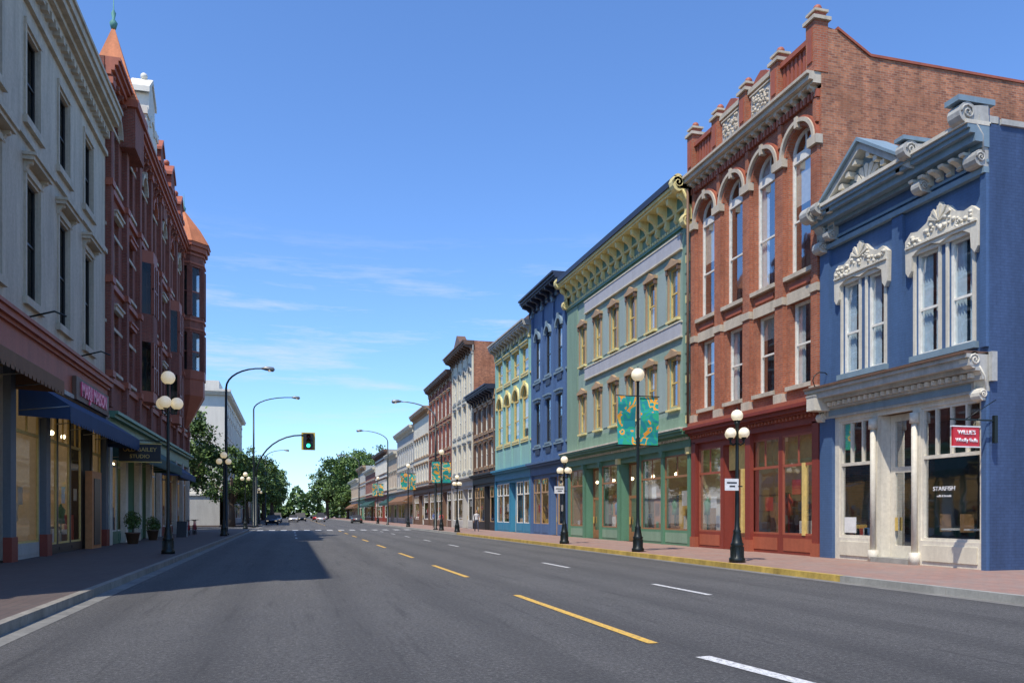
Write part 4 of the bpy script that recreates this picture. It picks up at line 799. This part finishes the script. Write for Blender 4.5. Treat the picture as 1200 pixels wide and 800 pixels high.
# ============================================================ people
def person(name,x,y,hd,shirt,pants,h=1.72,stride=.12,skin=(.45,.27,.18),hair=(.04,.025,.015)):
    k=h/1.72
    J=dict(pel=(0,0,.95),wa=(0,0,1.08),ch=(0,.01,1.28),nk=(0,.01,1.46),hd=(0,.02,1.54),
      lh=(-.09,0,.9),lk=(-.1,stride*.6,.5),la=(-.1,stride,.09),lt=(-.11,stride+.14,.04),rh=(.09,0,.9),rk=(.1,-stride*.2,.5),ra=(.1,-stride,.09),rt=(.11,-stride+.14,.04),
      ls=(-.18,0,1.4),le=(-.24,-.04,1.13),lw=(-.25,.06,.88),lp=(-.25,.08,.8),rs=(.18,0,1.4),re=(.24,-.02,1.13),rw=(.25,.1,.88),rp=(.25,.12,.8))
    rad=dict(pel=.14,wa=.125,ch=.145,nk=.055,hd=.05,lh=.09,lk=.06,la=.042,lt=.035,rh=.09,rk=.06,ra=.042,rt=.035,ls=.06,le=.045,lw=.028,lp=.03,rs=.06,re=.045,rw=.028,rp=.03)
    E=[('pel','wa'),('wa','ch'),('ch','nk'),('nk','hd'),('pel','lh'),('lh','lk'),('lk','la'),('la','lt'),('pel','rh'),('rh','rk'),('rk','ra'),('ra','rt'),('ch','ls'),('ls','le'),('le','lw'),('lw','lp'),('ch','rs'),('rs','re'),('re','rw'),('rw','rp')]
    ks=list(J); me=bpy.data.meshes.new('body'); me.from_pydata([J[q] for q in ks],[(ks.index(a),ks.index(c)) for a,c in E],[])
    o=bpy.data.objects.new('body',me); COL.objects.link(o); md=o.modifiers.new('Skin','SKIN'); 
    for i,q in enumerate(ks): me.skin_vertices[0].data[i].radius=(rad[q],rad[q]*(.75 if q in('pel','wa','ch') else 1)); me.skin_vertices[0].data[i].use_root=(q=='pel')
    sb=o.modifiers.new('Sub','SUBSURF'); sb.levels=1; sb.render_levels=1
    dg=bpy.context.evaluated_depsgraph_get(); m2=bpy.data.meshes.new_from_object(o.evaluated_get(dg)); bpy.data.objects.remove(o)
    sk=flat('skin',skin,.6); mats=[flat('shirt',shirt,.8),flat('trousers',pants,.8),sk,RUB]
    for m in mats: m2.materials.append(m)
    for p in m2.polygons:
        z=p.center.z; p.use_smooth=True
        p.material_index=3 if z<.1 else (2 if z>1.47 or (abs(p.center.x)>.2 and z<.9) else (1 if z<.98 and abs(p.center.x)<.21 else 0))
    root=bpy.data.objects.new(name,None); COL.objects.link(root); root.location=(x,y,.15); root.rotation_euler=(0,0,hd); root.scale=(k,k,k)
    o=bpy.data.objects.new('body',m2); COL.objects.link(o); o.parent=root
    b=B('tmp'); b.lathe([(.03,-.13),(.06,-.1),(.08,-.02),(.083,.04),(.06,.1),(.01,.125)],(0,.02,1.63),sk,'head',12); b.lathe([(.088,.0),(.092,.05),(.07,.115),(.01,.14)],(0,-.002,1.63),flat('hair',hair,.8),'hair',12)
    b.tube([(0,.1,1.63),(0,.125,1.6)],.012,sk,'nose',6)
    for s2 in (-1,1): b.ball((s2*.03,.098,1.645),.01,BTXT,'eyes',6); b.ball((s2*.083,.02,1.62),.02,sk,'ears',6)
    b.box(-.02,.02,1.563,1.57,.09,.1,SIGNR,'mouth')
    for s2,hy in ((-1,.09),(1,.13)):
        for f in range(4): b.tube([(s2*.25,hy-.03+f*.018,.79),(s2*.248,hy-.03+f*.02,.74),(s2*.24,hy-.025+f*.02,.705-.01*(f%2))],.008,sk,'fingers',6)
        b.tube([(s2*.245,hy+.02,.82),(s2*.24,hy+.05,.77)],.009,sk,'thumb',6)
    b.finish(); r=b.root
    for c in list(r.children): c.parent=root
    bpy.data.objects.remove(r)
person('pedestrian',15,66,3.1,(.6,.6,.6),(.05,.06,.1),1.75,.22); person('pedestrian',14.6,84,0,(.1,.15,.35),(.1,.09,.07),1.7,.2); person('pedestrian',15.5,85,0,(.5,.1,.1),(.03,.03,.04),1.62,.2)
# ============================================================ trees
def tree(x,y,h,r,name='broadleaf_tree',dens=1.0,ls=.28,mats=(LEAF1,LEAF2)):
    b=B(name); tr=h*.03+.08; th=h*.32
    b.tube([(x,y,0),(x+.05,y,th*.5),(x-.05,y+.1,th),(x,y,h*.6)],[tr*1.3,tr,tr*.85,tr*.4],BARK,'trunk',10)
    cz=h*.6; rz=h*.42; clumps=[]
    for k in range(9):
        t=k*2.4; e=Vector((x+math.cos(t)*r*.65,y+math.sin(t)*r*.65,th+U_(.2,.6)*(h-th))); b.tube([(x,y,th*U_(.8,1.2)),(x+math.cos(t)*r*.25,y+math.sin(t)*r*.25,th+(e.z-th)*.45),e],[tr*.5,tr*.3,tr*.1],BARK,'limbs',6)
    nC=int(70*dens)
    for k in range(nC):
        t=R()*6.283; ph=math.acos(2*R()-1); rr=(.35+.65*R()**.5)*U_(.8,1.12)
        clumps.append((Vector((x+r*rr*math.cos(t)*math.sin(ph),y+r*rr*math.sin(t)*math.sin(ph),cz+rz*rr*math.cos(ph)*(1 if math.cos(ph)>0 else .75))),U_(.13,.24)*r))
    for c,cr in clumps:
        m=mats[0] if R()<.5 else mats[1]
        for i in range(95):
            d=Vector((random.gauss(0,1),random.gauss(0,1),random.gauss(0,.8)))*cr*.6; p=c+d
            a=Vector((R()-.5,R()-.5,R()-.5)).normalized()*ls*U_(.6,1.2); q=a.cross(Vector((R()-.5,R()-.5,R()+.1))).normalized()*ls*.6
            b.raw([p-a,p+q,p+a,p-q],[(0,1,2,3)],m if R()<.8 else mats[0],'foliage')
    b.finish()
tree(-10.2,86,12.3,4.0,dens=1.1,ls=.2); tree(-7.0,106,10,3.4,ls=.2); tree(-15,96,13,4.5,ls=.24); tree(-6.6,132,11,3.2,ls=.22); tree(-6.4,165,13.5,4,ls=.26); tree(-6,200,14.5,4.5,ls=.3); tree(-5,240,15,5,ls=.35)
tree(18.5,262,22,8.5,ls=.42,dens=1.5); tree(25.5,272,23,8,ls=.42,dens=1.3); tree(12,278,16,6,ls=.42); tree(16.5,245,10,4.2,ls=.32); tree(30,265,15,6,ls=.42); tree(-8,275,12,6,ls=.42)
b=B('distant_tree_line')
for k in range(9000):
    t=U_(-60,70); p=Vector((t,300+U_(0,14),R()**.7*(8+3*math.sin(t*.35)+2*math.sin(t*.9)))); a=Vector((R()-.5,R()-.5,R()-.5)).normalized()*.9; q=a.cross(Vector((R()-.5,R()-.5,R()))).normalized()*.6
    b.raw([p-a,p+q,p+a,p-q],[(0,1,2,3)],LEAF1 if R()<.4 else LEAF2,'foliage')
b.finish()
# ============================================================ light, sky, camera
SD=Vector((-.42,-.42,1)).normalized()
sun=bpy.data.lights.new('sun','SUN'); sun.energy=5.0; sun.angle=math.radians(.5); sun.color=(1,.92,.80); so=bpy.data.objects.new('sun',sun); COL.objects.link(so)
so.rotation_euler=SD.to_track_quat('Z','Y').to_euler()
w=bpy.data.worlds.new('World'); scene.world=w; w.use_nodes=True; nt=w.node_tree; bg=nt.nodes['Background']
sky=N(nt,'ShaderNodeTexSky',sky_type='NISHITA'); sky.sun_disc=False; sky.sun_elevation=math.asin(SD.z); sky.sun_rotation=math.radians(225); sky.ozone_density=1.5; sky.air_density=1.0; sky.dust_density=.2
tc=N(nt,'ShaderNodeTexCoord'); nz=noise(nt,tc.outputs['Generated'],2.6,9,.7,(1.3,1.3,13)); sx=N(nt,'ShaderNodeSeparateXYZ'); nt.links.new(tc.outputs['Generated'],sx.inputs[0])
m1=rng(nt,nz,.52,.76,0,.8); m2=rng(nt,sx.outputs[2],.08,.15,0,1); m3=rng(nt,sx.outputs[2],.22,.34,1,0)
mm=N(nt,'ShaderNodeMath',operation='MULTIPLY'); nt.links.new(m1,mm.inputs[0]); nt.links.new(m2,mm.inputs[1]); mm2=N(nt,'ShaderNodeMath',operation='MULTIPLY'); nt.links.new(mm.outputs[0],mm2.inputs[0]); nt.links.new(m3,mm2.inputs[1])
sk2=mix(nt,1.0,sky.outputs[0],(1.05,1.42,1.95),'MULTIPLY')
c=mix(nt,mm2.outputs[0],sk2,(6.4,6.9,7.5)); nt.links.new(c,bg.inputs[0]); bg.inputs[1].default_value=.122
cam=bpy.data.cameras.new('camera'); co=bpy.data.objects.new('camera',cam); COL.objects.link(co); co.location=(0,0,1.6); co.rotation_euler=(math.radians(90),0,math.radians(-15.31))
cam.sensor_width=36; cam.lens=28.5; cam.shift_y=202/1200; cam.clip_end=6000; cam.clip_start=.1; scene.camera=co
scene.view_settings.view_transform='Standard'; scene.view_settings.look='None'; scene.view_settings.exposure=0
